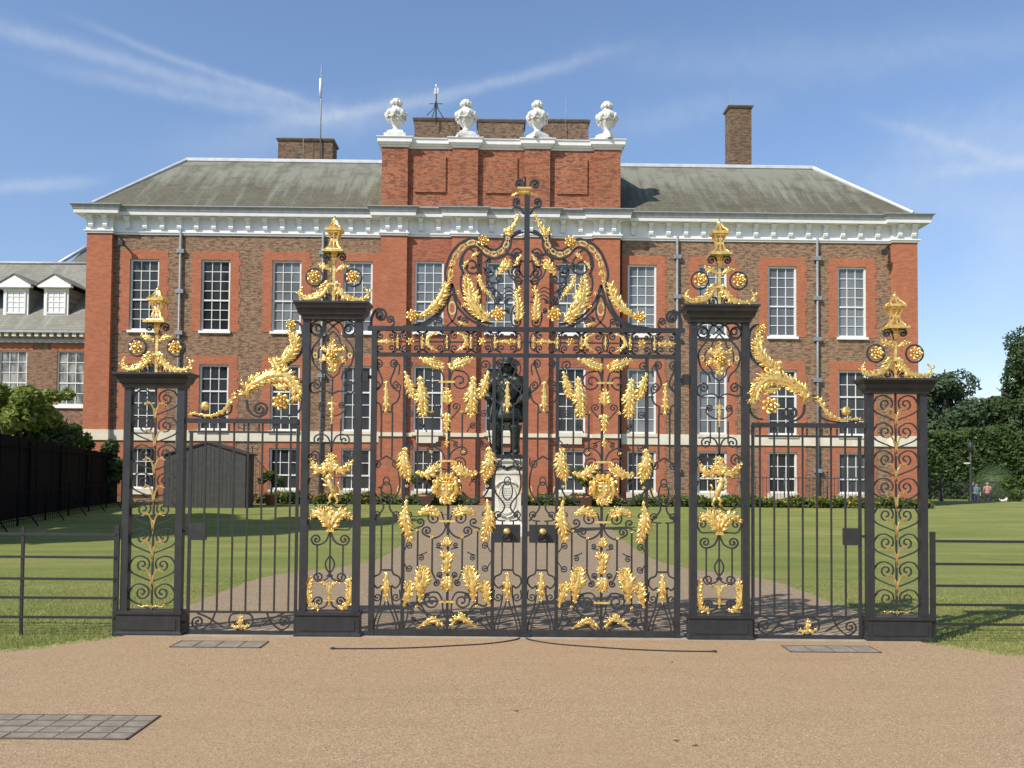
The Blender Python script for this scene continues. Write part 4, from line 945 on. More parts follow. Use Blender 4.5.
    for sx in (1,-1):
        g.bar([(o_[0]+sx*-9,329),(o_[0]+sx*1,320),(o_[0]+sx*4.4,311),(o_[0]+sx*3.5,300),(o_[0],294)],1.6)
        g.vol([(o_[0]+sx*5,329),(o_[0]+sx*10,325)],(o_[0]+sx*13,321),(o_[0]+sx*10,319),sx,1.6,1.2)
    g.vol([(371,329),(372,317),(377,309.5)],(380.5,315),(384,310),1,2.6,1.4,'end_scroll'); g.vol([(378,329),(388,328),(394,324)],(390.5,320),(393,317),-1,1.8,1.1)
    g.vol([(524,214),(520,208),(514,206)],(517,202),(513.5,201),1,2.2,1.2)
    g.vol([(524.5,190),(524.5,186)],(519.5,184.5),(523.5,182),-1,2.2,1.2)
    g.bar([(524,262),(515,258),(508,268),(512,278),(522,282)],1.5); g.bar([(524,232),(514,236),(506,247),(510,255),(522,252)],1.6)
    # hinge strap
    g.hbar(359.5,371,377,4,'hinge'); a=g.P(366,377); MB().box(a[0]-.03,a[0]+.03,-.05,.05,a[2]-.05,a[2]+.05).obj('hinge_block',M['dark_iron'],r)
    g.hbar(361,371,612,3,'hinge')
    if sg==1:
        p=g.P(524.3,192); cc=MB().rects([(p[2]-.03,.03,.03),(p[2]-.015,.06,.045),(p[2]+.0,.04,.04),(p[2]+.02,.075,.06),(p[2]+.035,.075,.06)],p[0],0); cc.obj('gilded_cap',M['gold'],r)
        MB().tube([(p[0],0,p[2]+.05),(p[0],0,p[2]+.16)],.018,6).obj('finial_spike',M['iron'],r)
        g.leaf([(520,193),(512,196)],2.5,n=3,seed=31); g.leaf([(529,193),(537,196)],2.5,n=3,seed=32)
        x_=g.P(524,637)[0]; MB().box(x_-.06,x_+.06,-.05,.05,.016,.05).obj('drop_bolt',M['iron'],r)
    return r
main_leaf(1,GL%'left'); main_leaf(-1,GL%'right')

# ------------------------------------------------------------------ piers
YF=-0.10
xs_=.02+(abs(at(150,625,YF).x-U0)+abs(at(900,625,YF).x-U0))/2; xb_=(abs(at(328,625,YF).x-U0)+abs(at(722.5,625,YF).x-U0))/2
zf=lambda u,v: at(u,v,YF).z
def finial(g,r,zc):
    """gilded lantern finial with scrolls; drawn about u=331, cap top at v=301"""
    k=g
    D_=lambda u,v:(u,v)
    for sx in (1,-1):
        q=lambda pts:[(331+sx*x,y) for x,y in pts]
        k.leaf(q([(3,279),(10,292),(20,297),(30,297),(35,291),(32,286)]),5.2,'gilded_scroll_leaf',13,taper=(1.4,1.2,.6),seed=41,both=(1,.6)); k.ring(331+sx*19.5,275,8.6,8.8,1.5,'rosette_ring'); k.rosette(331+sx*19.5,275,7.2,n=9)
        k.leaf(q([(2,269),(8,265),(15,263)]),3.8,n=5,seed=42,taper=(.5,1.1,.6)); k.vol(q([(0,264),(2,256),(5,251)]),(331+sx*8,254.5),(331+sx*8,250.5),sx,1.7,1.2)
        k.vol(q([(0,300),(4,292)]),(331+sx*7,296),(331+sx*7,292),sx,1.5,1.1)
    k.leaf([(331,262),(331,257),(331,251)],4.2,'gilded_bud',4,seed=43,taper=(.6,1.2,.5)); 
    x,_,z1=k.P(331,282); z0=k.P(331,250)[2]; e=PX
    MB().box(x-.014,x+.014,-.014,.014,k.P(331,301)[2]-.005,z0).obj('stem',M['gold'],r)
    MB().rects([(z1-.012,.05,.04),(z1+.012,.05,.04)],x,0).obj('gilded_collar',M['gold'],r)
    zb=k.P(331,249.5)[2]; zn=k.P(331,238)[2]; zl=k.P(331,227.5)[2]; za=k.P(331,217.5)[2]
    MB().rects([(zb-.012,.112,.112),(zb+.012,.112,.112)],x,0).rects([(zb+.015,.085,.085),(zb+.028,.08,.08)],x,0).obj('lantern_foot',M['gold'],r)
    m_=MB()
    for sx in (-1,0,1):
        for sy in (-1,0,1):
            if sx==0 and sy==0: continue
            f=1 if (sx and sy) else 1.0
            m_.tube([(x+sx*.078,sy*.078,zb+.02),(x+sx*.045,sy*.045,zb+.06),(x+sx*.03,sy*.03,zn)],.009,4,False)
            m_.tube([(x+sx*.03,sy*.03,zn+.01),(x+sx*.05,sy*.05,(zn+zl)/2),(x+sx*.062,sy*.062,zl-.01)],.009,4,False)
            m_.tube([(x+sx*.075,sy*.075,zl+.015),(x+sx*.035,sy*.035,(zl+za)/2+.005),(x+sx*.012,sy*.012,za)],.010,4,False)
    m_.obj('lantern_cage',M['gold'],r)
    MB().rects([(zn-.012,.04,.04),(zn+.012,.04,.04)],x,0).obj('lantern_neck',M['gold'],r)
    MB().rects([(zl-.012,.085,.085),(zl+.014,.088,.088)],x,0).rects([(zl-.03,.06,.06),(zl-.014,.062,.062)],x,0).obj('lantern_brim',M['gold'],r)
    MB().lathe([(.012,za-.02),(.028,za),(.03,za+.015),(.012,za+.03),(.008,za+.05)],x,0,8).obj('lantern_tip',M['gold'],r)
def pier_frame(r,hw,zb,zcap,ztop,capw,dp=.055):
    st=MB().rects([(0.0,hw+.035,dp+.045),(.035,hw+.035,dp+.045),(.05,hw+.015,dp+.025),(zb-.05,hw+.015,dp+.025),(zb-.03,hw+.03,dp+.04),(zb,hw+.03,dp+.04)])
    pl=st.obj('plinth',M['iron'],r)
    MB().rects([(zb-.26+.07,hw-.03,.004),(zb-.08,hw-.03,.004)],0,-dp-.028).obj('plinth_panel',M['iron'],r)
    for sx in (-1,1):
        for sy in (1,):
            MB().box(sx*(hw)-sx*.0,sx*(hw-.072),-.042,.042,zb,zcap).obj('post',M['iron'],r)
    MB().rects([(zcap,hw+.01,dp+.01),(zcap+.03,hw+.015,dp+.015),(zcap+.05,hw+.04,dp+.035),(zcap+.09,hw+.055,dp+.045),(zcap+.11,capw-.03,dp+.07),(ztop-.025,capw-.01,dp+.085),(ztop-.02,capw,dp+.095),(ztop,capw,dp+.095)]).obj('cap',M['iron'],r)
class Loc:                                       # shift for reusing drawings at another centre
    pass
def pier_small(sg,label):
    r=empty('gate_pier',(U0+sg*xs_,0,0),0,label,'gate pier','small gate piers'); hw=.315
    zb=.26; zcap=(zf(150,388)+zf(900,392))/2; ztop=(zf(150,373)+zf(900,378))/2
    pier_frame(r,hw,zb,zcap,ztop,.40)
    gg=Side(1,r); base=331
    off=at(331,301,0); 
    def P(u,v,y=0.0): return ((u-331)*PX,y,ztop+(301-v)*PX)
    gg.P=P; finial(gg,r,ztop)
    for yy,full in ((0.0,True),):
        H=zcap-zb; n=8; uh=H/n
        def Q(u,v,y=0.0): return (u*.01,y+yy,v*.01)     # centimetre drawing
        gg.P=Q
        def cm(pts,z0,s): return [(s*x,z0*100+z) for x,z in pts]
        MB().box(-.009,.009,yy-.009,yy+.009,zb,zcap).obj('stem',M['iron'],r)
        W=24.5; h=uh*100
        for k in range(n):
            z0=zb+k*uh
            for s_ in (1,-1):
                gg.vol(cm([(0,.02*h),(6,.10*h),(W-4,.32*h),(W-.5,.55*h),(W-5,.86*h),(12,.93*h)],z0,s_),(s_*10.5,z0*100+.62*h),(s_*5,z0*100+.82*h),s_,1.35,1.35,'pier_scroll')
                if full and k<n: gg.bar(cm([(0,-.15*h),(1.8,.22*h),(4.5,.42*h),(8,.48*h),(10.5,.38*h)],z0,s_),1.25,name='gilded_sprout',mat=M['worn_gold'],y=-.012) if k else None
                if full: gg.leaf(cm([(0,.02*h),(2.2,.30*h),(6,.44*h),(11,.40*h)] if k else [(0,.02*h),(5,.05*h),(10,.02*h),(13,.07*h)],z0 if k else z0+.03,s_),1.5,'gilded_sprout',5,y=-.012,seed=k,taper=(.8,.7,1.0))
            if full: gg.leaf(cm([(0,-.28*h if k else .0),(0,.22*h)],z0,1),1.5,'gilded_sprout',4,y=-.012,seed=k+20,taper=(.5,1,.6),mat=M['worn_gold'])
        if not full: continue
    return r
def lion(mb,c,e,s_):
    """small rampant lion in gilding, about 30 e tall"""
    P=lambda x,z,y=0:(c[0]+s_*x*e,c[1]+y*e,c[2]+z*e)
    mb.tube([P(-3,-5),P(-2.5,0),P(0,5),P(1.5,9),P(2,11)],[2.6*e,3.1*e,3.3*e,3.0*e,1.8*e],8)
    mb.ball(P(2.4,12.5),(3.1*e,2.6*e,3.2*e),8,6); mb.ball(P(4.6,12,-.5),(1.6*e,1.3*e,1.3*e),8,6); mb.ball(P(1.6,15.5),(1*e,.8*e,1.2*e),6,4)
    for q in range(6): 
        a=q*1.05; mb.ball(P(1.6+3.2*math.cos(a),11.5+3.6*math.sin(a),.4),(1.3*e,1.2*e,1.3*e),6,4)
    mb.tube([P(1,7),P(5,8.5),P(8,11),P(9.5,11)],[1.6*e,1.2*e,.9*e,1.1*e],6); mb.tube([P(1,5),P(5,4),P(8,5.5)],[1.5*e,1.1*e,1.0*e],6)
    mb.tube([P(-2.5,-4),P(1.5,-8),P(0,-12),P(3,-14)],[2.6*e,1.7*e,1.0*e,1.1*e],7); mb.tube([P(-3.5,-4),P(-6,-8),P(-7.5,-12),P(-5,-14)],[2.5*e,1.6*e,1.0*e,1.1*e],7)
    mb.tube([P(-5,-4),P(-9,-5),P(-9.5,1),P(-7,5),P(-9,8.5)],[.9*e,.7*e,.7*e,.8*e,1.3*e],6)
def pier_big(sg,label):
    r=empty('gate_pier',(U0+sg*xb_,0,0),0,label,'gate pier','large gate piers'); hw=.31
    zb=.265; zcap=(zf(328,318)+zf(722,322))/2; ztop=(zf(328,301.5)+zf(722,304.5))/2
    pier_frame(r,hw,zb,zcap,ztop,.395)
    gg=Side(1,r)
    def P(u,v,y=0.0): return ((u-331)*PX,y,ztop+(301-v)*PX)
    gg.P=P; finial(gg,r,ztop)
    sc=(zcap-zb)/(611.5-318)
    for yy,full in ((0.0,True),):
        def Q(u,v,y=0.0): return ((u-331)*sc,y+yy,zb+(611.5-v)*sc)
        gg.P=Q; c=331
        for s_ in (1,-1):
            q=lambda pts:[(c+s_*x,y) for x,y in pts]
            gg.vol(q([(0,318),(8,322),(11,330)]),(c+s_*16,327),(c+s_*13,334),-s_,1.6,1.3,'pier_scroll'); gg.vol(q([(-6,330),(4,321),(14,318)]),(c+s_*16,327),(c+s_*22,322),s_,1.6,1.2,'pier_scroll')
            gg.bar(q([(9,330),(14,338),(20,346),(21,354),(18,364),(11,371),(9,378)]),1.5,name='pier_scroll'); gg.bar(q([(0,329),(6,336),(8,342),(14,348),(14,358),(8,365),(6,372),(0,377)]),1.3,name='pier_scroll')
            gg.vol(q([(0,393),(8,390),(20,392),(22,384)]),(c+s_*16,384),(c+s_*16,379),-s_,1.6,1.2,'pier_scroll')
            gg.vol(q([(0,416),(7,414),(13,409)]),(c+s_*10,405),(c+s_*12,402),-s_,1.4,1.2,'pier_scroll'); gg.vbar(c+s_*9,418,440,1.5)
            gg.vol(q([(0,452),(1,444),(4,437),(9,434)]),(c+s_*13,440),(c+s_*14,434.5),s_,1.5,1.2,'pier_scroll'); gg.vol(q([(22,464),(23,457)]),(c+s_*17,457),(c+s_*17,451),-s_,1.5,1.3,'pier_scroll')
            gg.bar(q([(21,478),(24,490),(20,502),(8,508),(0,504)]),1.5,name='pier_scroll')
            gg.vol(q([(0,531),(8,530),(18,530)]),(c+s_*17,522),(c+s_*22,524),-s_,1.5,1.2,'pier_scroll')
            gg.vol(q([(0,531),(4,541),(10,545),(16,545)]),(c+s_*14,540),(c+s_*19,541),-s_,1.7,1.2,'pier_scroll'); gg.vbar(c+s_*13,546,577,1.7)
            gg.bar(q([(0,556),(4,562),(4,568),(0,574),(-3,577)]),1.4,name='pier_scroll'); gg.vol(q([(0,576),(4,580),(12,582)]),(c+s_*11,578),(c+s_*16,578),-s_,1.5,1.1,'pier_scroll')
            gg.vol(q([(1,600),(4,607),(12,609)]),(c+s_*11,602),(c+s_*16,603),-s_,1.7,1.3,'pier_scroll')
            if full:
                gg.leaf(q([(0,461),(8,470),(15,469),(22,460)]),6,n=8,seed=51,y=-.01,taper=(1,1,.5)); gg.leaf(q([(0,528),(6,517),(14,513),(22,519)]),6.5,n=9,seed=52,y=-.01,taper=(1.1,1.1,.4),both=(1,1))
                gg.leaf(q([(9,609),(19,604),(22,590),(19,578)]),6,n=10,seed=53,y=-.01,taper=(.6,1.15,.6)); gg.leaf(q([(1,590),(4,584),(10,583)]),2.6,n=4,seed=54,y=-.01)
                gg.leaf(q([(3,362),(8,357),(13,361)]),4.2,n=5,seed=55,y=-.01); gg.leaf(q([(2,346),(7,349),(12,345)]),4,n=4,seed=56,y=-.01); gg.ring(c+s_*17.5,354,1.8,2.4,1.2,'gilded_ring',M['gold'],-.01)
        gg.vbar(c,378,460,1.7,'spine'); gg.vbar(c,528,575,1.8,'spine')
        if full:
            gg.leaf([(c,372),(c,355),(c,338)],5.5,'gilded_flower',9,y=-.012,seed=57,taper=(.8,1.3,.5)); gg.rosette(c,354,6,'gilded_rosette',6)
            gg.leaf([(c,424),(c,410),(c,396)],2.6,'gilded_bud',6,y=-.01,seed=58); gg.leaf([(c-5,403),(c+5,403)],2.4,'gilded_bud',3,y=-.01,seed=60)
            gg.leaf([(c,473),(c,462),(c,454)],6,'gilded_canopy',5,y=-.01,seed=59,taper=(1.2,1,.4)); gg.hbar(c-6,c+6,456,2,'gilded_collar',mat=M['gold'],y=-.01)
            gg.leaf([(c,531),(c,522),(c,510)],5,'gilded_bud',5,y=-.012,seed=61,taper=(.5,1,1)); gg.hbar(c-4,c+4,531,3,'gilded_collar',mat=M['gold'],y=-.01)
            gg.leaf([(c,607),(c,595),(c,582)],2.6,'gilded_bud',6,y=-.01,seed=62); gg.hbar(c-6,c+6,601,1.6,'gilded_collar',mat=M['gold'],y=-.01)
            m_=MB(); lion(m_,Q(c,490,-.015),PX*.98,-1 if sg==-1 else 1); m_.obj('gilded_lion' if sg==1 else 'gilded_beast',M['gold'],r)
    return r
pier_small(1,'narrow black iron pier of stacked scrolls at the far left end of the gates'); pier_small(-1,'narrow black iron pier of stacked scrolls at the far right end of the gates')
pier_big(1,'tall black iron pier with gilded beast panel to the left of the main gate'); pier_big(-1,'tall black iron pier with gilded beast panel to the right of the main gate')

# ------------------------------------------------------------------ side gates
def side_gate(sg,label):
    r=empty('side_gate',(U0+sg*(G(240,637)[0]),0,0),0,label,'gate','pedestrian side gates'); g=Side(sg,r)
    g.hbar(184,299,421,5.5,'top_rail'); g.hbar(189,296,432,2.6,'rail'); g.hbar(187,297,612,2.4,'rail'); g.hbar(187,297,632.5,4.5,'bottom_rail',d=3)
    g.vbar(187.5,432,634,3.2,'stile'); g.vbar(295,421,634,3.2,'stile')
    for k in range(7): g.vbar(203+k*14.3-.6,421,612,1.9,'bar')
    for k in range(6): g.vbar(199+k*15,424,432,1.6,'short_bar')
    a=g.P(190,523); b=g.P(206,540); MB().box(a[0],b[0],-.025,.025,b[2],a[2]).obj('lock_plate',M['iron'],r)
    g.hbar(181,190,531,3,'lock_bolt'); g.hbar(182,188,622,3,'hinge')
    for s_ in (1,-1):
        c=241; q=lambda pts:[(c+s_*x,y) for x,y in pts]
        g.vol(q([(26,613),(30,622),(40,630)]),(c+s_*43,622),(c+s_*47,627),-s_,1.6,1.4); g.bar(q([(18,627),(26,622),(34,617),(44,613)]),1.5); g.bar(q([(0,613),(10,615),(11,625),(0,631)]),1.5)
        g.leaf(q([(0,626),(5,627),(9,624)]),3,n=4,seed=71); g.vol(q([(2,631),(6,626)]),(c+s_*5,622),(c+s_*8,622),s_,1.2,1)
    g.leaf([(241,628),(241,621),(241,614)],3.6,'gilded_bud',4,seed=72,taper=(1,1.2,.4))
    # swan-neck cresting above the rail
    B=lambda pts:[(180+x/4.8,300+y/4.8) for x,y in pts]
    g.leaf(B([(95,545),(150,555),(210,530),(240,490),(262,455)]),5,n=11,seed=73,taper=(.6,.9,1.2),both=(1,.4)); g.leaf(B([(100,550),(70,545),(45,550)]),2.6,n=4,seed=74)
    p=g.P(*B([(125,510)])[0],-.01); MB().lathe([(.02,0),(.045,.01),(.05,.03),(.03,.045)],0,0,14).obj('gilded_boss',M['gold'],r,(p[0],0,0)).rotation_euler=(0,0,0)
    bo=[o for o in r.children if o.name.startswith('gilded_boss')][-1]; bo.rotation_euler=(R(90),0,0); bo.location=(p[0],.0,p[2])
    g.bar(B([(60,555),(150,565),(235,545),(250,505)]),1.6); g.hbar(233,248,391.5,2,'stay')
    g.leaf(B([(330,470),(325,430),(370,395),(440,365),(510,365),(555,410),(570,465)]),8.5,n=20,seed=75,taper=(1.0,1.1,1.0))
    g.leaf(B([(440,310),(490,300),(530,260),(555,210),(540,150)]),7.5,n=14,seed=76,taper=(.9,1.1,.7)); g.leaf(B([(480,345),(465,310),(440,285)]),6,n=6,seed=77)
    g.leaf(B([(440,400),(490,420),(540,400)]),5.5,n=6,seed=78)
    q=B([(538,122)])[0]; g.rosette(q[0],q[1],5.8,n=7); q=B([(490,490)])[0]; g.rosette(q[0],q[1],9.5,n=9)
    g.bar(B([(525,118),(560,105),(590,140),(590,230),(560,280),(520,310),(500,340)]),2.4,name='crest_band')
    g.vol(B([(320,480),(330,530),(370,560),(410,545)]),B([(385,525)])[0],B([(418,515)])[0],-1,2.2,1.4); g.bar(B([(588,470),(580,520),(550,550),(520,555)]),2,name='crest_band')
    g.vol(B([(600,350),(590,380)]),B([(575,395)])[0],B([(592,405)])[0],1,1.8,1)
    return r
side_gate(1,'narrow barred side gate left of the main gate with gilded swan-neck cresting'); side_gate(-1,'narrow barred side gate right of the main gate with gilded swan-neck cresting')
# estate railings each side
def estate(sg,label):
    r=empty('estate_fence',(U0+sg*4.41,-.05,0),0,label,'fence','flat bar fences beside the gates')
    x0=sg*(-.17)
    for k in range(8):
        x=x0+sg*k*.975-(0 if k==0 else 0); w_=.026 if k==0 else .014
        MB().box(x-w_,x+w_,-.012,.012,-.2,1.14 if k==0 else 1.12).obj('fence_post',M['fence_paint'],r)
    for z in (.19,.39,.585,.81,1.045):
        MB().box(x0,x0+sg*7.2,-.022 if z<1 else -.018,-.0125 if z<1 else .018,z-.013,z+.013).obj('fence_rail',M['fence_paint'],r)
estate(-1,'low black five rail estate fence on the grass left of the gates'); estate(1,'low black five rail estate fence on the grass right of the gates')
# ------------------------------------------------------------------ garden between gates and palace
def place(u,v,depth):                      # point seen at (u,v) at this distance from the camera
    return at(u,v,depth-9.0)
# tall dark board fence along the left
fr=empty('board_fence',(-14.9,16,0),0,'tall near black board fence in shade behind the left lawn','fence')
A0=Vector((-14.2,8.0)); A1=Vector((-17.4,28.6)); n=30; mb=MB(); dv=(A1-A0)/n; nn=Vector((dv.y,-dv.x)).normalized()
for k in range(n):
    a=A0+dv*k-Vector((-14.9,16)); b=a+dv*0.96; h=3.05-.85*k/n; o_=0.02*(k%2)
    mb.loft([[(a.x+nn.x*o_,a.y+nn.y*o_,-.2),(b.x+nn.x*o_,b.y+nn.y*o_,-.2),(b.x-nn.x*.05,b.y-nn.y*.05,-.2),(a.x-nn.x*.05,a.y-nn.y*.05,-.2)],[(a.x+nn.x*o_,a.y+nn.y*o_,h),(b.x+nn.x*o_,b.y+nn.y*o_,h),(b.x-nn.x*.05,b.y-nn.y*.05,h),(a.x-nn.x*.05,a.y-nn.y*.05,h)]])
mb.obj('boarding',M['dark_boards'],fr)
def along(t,off,z): 
    p=A0+(A1-A0)*t+nn*off-Vector((-14.9,16)); return (p.x,p.y,z)
MB().tube([along(0,.08,2.55),along(1,.08,2.10)],.035,4,False).obj('rail',M['dark_boards'],fr)
for k in range(8): MB().tube([along(k/7.5,.07,-.1),along(k/7.5,.07,2.9-.7*k/7.5)],.05,4,False).obj('fence_post',M['dark_boards'],fr)
# low iron railing with raking stays before it
rr=empty('iron_railing',(-13.4,16,0),0,'low dark railing with raking stays in front of the tall board fence','railing')
B0=Vector((-13.3,11)); B1=Vector((-16.0,26)); 
def al(t,off,z): p=B0+(B1-B0)*t+nn*off-Vector((-13.4,16)); return (p.x,p.y,z+gz(p.x-13.4,p.y+16))
mb=MB()
for k in range(90): mb.tube([al(k/89,0,-.1),al(k/89,0,1.0)],.007,4,False)
mb.obj('pickets',M['dark_boards'],rr)  # near-black board colour stands in for shade on the iron railing
for z in (.15,.92): MB().tube([al(0,0,z),al(1,0,z)],.016,4,False).obj('rail',M['dark_boards'],rr)
for k in range(8):
    t=k/7; MB().tube([al(t,0,-.1),al(t,0,1.1)],.028,4,False).obj('fence_post',M['dark_boards'],rr); MB().tube([al(t,.55,0),al(t,0,.8)],.02,4,False).obj('stay',M['dark_boards'],rr)
# grey boarded hut
D=33.5; hx0,hx1=place(163,500,D).x,place(248,500,D).x; px_=place(207,443,D); zr_=px_.z; ze=place(248,455.5,D).z; ze0=place(166,456,D).z
hr=empty('garden_hut',((hx0+hx1)/2,D-9,gz(hx0,D-9)),0,'charcoal boarded hut with low gable before the left end of the palace','hut'); ox,oz=hr.location.x,hr.location.z
mb=MB(); mb.prism([(hx0-ox,-.2),(hx1-ox-.12,-.2),(hx1-ox-.12,ze-oz+.04),(px_.x-ox,zr_-oz),(hx0-ox,ze0-oz)],0,1.1); mb.obj('wall',M['boards'],hr)
mb=MB()
k=0; x=hx0-ox+.05
while x<hx1-ox-.4:
    zt=(zr_-oz)-(abs(x-(px_.x-ox)))*((zr_-ze)/(hx1-px_.x) if x>px_.x-ox else (zr_-ze0)/(px_.x-hx0)); mb.box(x,x+.012,-.008,-.001,0,zt-.06); x+=.16
mb.obj('batten',M['boards'],hr)
mb=MB(); mb.prism([(hx0-ox-.1,ze0-oz),(px_.x-ox,zr_-oz),(hx1-ox,ze-oz),(hx1-ox,ze-oz+.06),(px_.x-ox,zr_-oz+.07),(hx0-ox-.1,ze0-oz+.06)],-.05,1.15); mb.obj('roof',M['felt'],hr)
# planting along the palace
def planting(x0,x1,y0,y1,h,seed,label,n=5200):
    g=np.random.default_rng(seed); P=np.stack([g.uniform(x0,x1,n),g.uniform(y0,y1,n),np.zeros(n)],1)
    hh=h*(0.45+.55*np.abs(np.sin(P[:,0]*2.3+np.sin(P[:,0]*.9)*2)))*g.uniform(.7,1.15,n); P[:,2]=0.15+g.uniform(0,1,n)**.6*hh
    def q(P,s):
        m=len(P); nr=g.normal(size=(m,3))+np.array([0,-.6,.6]); nr/=np.linalg.norm(nr,axis=1)[:,None]; t=np.cross(nr,g.normal(size=(m,3))); t/=np.linalg.norm(t,axis=1)[:,None]; b=np.cross(nr,t); s=s*g.uniform(.6,1.3,m)[:,None]
        return np.stack([P-t*s,P+b*s*.5,P+t*s,P-b*s*.5],1).reshape(-1,3)
    r=empty('flower_bed',((x0+x1)/2,y0,0),0,label,'flower bed'); off=np.array([(x0+x1)/2,y0,0])
    o=quads_obj('foliage',q(P,.10)-off,M['leaf_mid'],r); o['kind']='stuff'
    k=n//4; P2=P[g.choice(n,k,replace=False)].copy(); P2[:,2]=np.maximum(P2[:,2],.15+h*.5)*g.uniform(.95,1.12,k); o=quads_obj('blossom',q(P2,.055)-off,M['petal'],r); o['kind']='stuff'
planting(-11.4,-1.6,28.0,29.3,.46,1,'flower bed with green leaves at the foot of the palace left of the statue',6500)
planting(-.6,3.2,28.0,29.2,.48,2,'flower bed at the foot of the palace just right of the statue',3200)
planting(3.4,18.1,28.0,29.4,.46,3,'long orange and yellow flower bed at the foot of the palace on the right',10500)
def pot_plant(u,v,depth,h,w_,label,seed,mat='leaf_mid'):
    p=place(u,v,depth); r=empty('potted_shrub',(p.x,depth-9,gz(p.x,depth-9)),0,label,'potted plant')
    MB().lathe([(.20,0),(.27,.38),(.31,.39),(.31,.46),(.27,.46),(.25,.40)],0,0,16).obj('pot',M['terracotta'],r)
    MB().tube([(0,0,.35),(.03,0,.8),(0,0,h)],.03,6).obj('stem',M['bark'],r)
    quads_obj('foliage',leaf_cloud((0,0,h),(w_,w_,h*.45),10,1500,.09,seed),M[mat],r)
pot_plant(271,500,36.2,1.1,.55,'leafy shrub in a terracotta pot beside the charcoal hut',11)
pot_plant(426,500,36.4,1.25,.75,'bushy green shrub in a tub before the palace left of the statue',12)
pot_plant(586,500,36.4,1.2,.8,'bushy green shrub in a tub before the palace right of the statue',13)
# area railings by the palace
def railing(x0,x1,y,h,label,slope=0):
    r=empty('area_railing',((x0+x1)/2,y,.15),0,label,'railing'); c=(x0+x1)/2; n=int((x1-x0)/.16); mb=MB()
    for k in range(n+1):
        x=x0+(x1-x0)*k/n-c; zt=h+slope*(1-k/n); mb.tube([(x,0,0),(x,0,zt)],.012,4,False)
    mb.obj('pickets',M['dark_iron'],r); MB().tube([(x0-c,0,h-.08+slope),(x1-c,0,h-.08)],.022,4,False).obj('top_rail',M['dark_iron'],r)
    for k in range(0,n+1,12):
        x=x0+(x1-x0)*k/n-c; m_=MB().tube([(x,0,0),(x,0,h+.15+slope*(1-k/n))],.03,6); m_.ball((x,0,h+.2+slope*(1-k/n)),(.05,.05,.05)); m_.obj('post',M['dark_iron'],r)
railing(place(248,480,38).x,place(268,480,38).x,29.55,1.25,'sloping stair railing between the hut and the palace wall',1.0)
railing(place(742,480,38.4).x,place(864,480,38.4).x,29.5,1.35,'black railing along the palace wall behind the right flower bed')
railing(place(334,480,38.4).x,place(372,480,38.4).x,29.5,1.2,'short black railing at the palace wall left of the centre')
# ------------------------------------------------------------------ bushes and trees
def bush(u,v,depth,z,rad,mat,label,nl,seed,size=.13,nb=12,name='bush',cat='bush'):
    p=place(u,v,depth); g0=gz(p.x,depth-9); r=empty(name,(p.x,depth-9,g0),0,label,cat)
    MB().tube([(0,0,-.1),(.05,0,(p.z-g0)*.6),(0,0,(p.z-g0))],[.12,.08,.03],6).obj('stem',M['bark'],r)
    for a in (0.5,2.4,4.4): MB().tube([(0,0,(p.z-g0)*.3),(rad[0]*.6*math.cos(a),rad[1]*.6*math.sin(a),(p.z-g0)*.85)],[.06,.02],5).obj('branch',M['bark'],r)
    quads_obj('crown',leaf_cloud((0,0,p.z-g0),rad,nb,nl,size,seed),M[mat],r); return r
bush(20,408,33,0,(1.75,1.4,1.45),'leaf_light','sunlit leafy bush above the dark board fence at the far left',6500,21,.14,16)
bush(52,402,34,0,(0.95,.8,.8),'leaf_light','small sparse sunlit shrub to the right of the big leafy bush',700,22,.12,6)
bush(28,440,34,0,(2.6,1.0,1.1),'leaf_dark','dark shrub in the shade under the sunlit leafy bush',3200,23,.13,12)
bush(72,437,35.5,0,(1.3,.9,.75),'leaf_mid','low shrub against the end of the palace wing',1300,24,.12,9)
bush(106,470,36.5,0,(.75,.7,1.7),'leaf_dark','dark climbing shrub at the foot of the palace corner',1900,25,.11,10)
# hedge and trees on the right
hg=empty('tall_hedge',(38,62,-.5),0,'tall clipped green hedge behind the people at the far right','hedge')
g=np.random.default_rng(5); n=42000
X=g.uniform(-16,22,n); face=g.uniform(0,1,n); top=5.55+.25*np.sin(X*.9)+.18*np.sin(X*2.7+1)+g.normal(size=n)*.06
Z=np.where(face<.72,g.uniform(0,1,n)*top,top+g.normal(size=n)*.08); Y=np.where(face<.72,-.0+.22*np.sin(X*1.7+Z*1.3)+.18*np.sin(X*4+Z*3.1)+g.normal(size=n)*.12,g.uniform(0,2.5,n))
P=np.stack([X,Y,Z],1); nr=g.normal(size=(n,3))*.6+np.array([0,-.7,.5]); nr/=np.linalg.norm(nr,axis=1)[:,None]; t=np.cross(nr,g.normal(size=(n,3))); t/=np.linalg.norm(t,axis=1)[:,None]; b_=np.cross(nr,t); s_=.17*g.uniform(.6,1.3,n)[:,None]
quads_obj('foliage',np.stack([P-t*s_,P+b_*s_*.5,P+t*s_,P-b_*s_*.5],1).reshape(-1,3),M['leaf_hedge'],hg)
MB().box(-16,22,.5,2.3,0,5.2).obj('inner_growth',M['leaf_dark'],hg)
p=place(995,480,66); dm=empty('domed_shrub',(p.x,57,-.6),0,'dark clipped domed shrub behind the people at the far right','shrub')
V=leaf_cloud((0,0,1.2),(1.75,1.6,1.75),1,10,.1,1); g=np.random.default_rng(8); n=6500; dr=g.normal(size=(n,3)); dr[:,2]=np.abs(dr[:,2])*1.0; dr/=np.linalg.norm(dr,axis=1)[:,None]; P=dr*np.array([1.85,1.7,2.35])*g.uniform(.93,1.02,n)[:,None]+np.array([0,0,.5]); P[:,2]=np.where(g.uniform(size=n)<.2,g.uniform(0,.6,n),P[:,2])
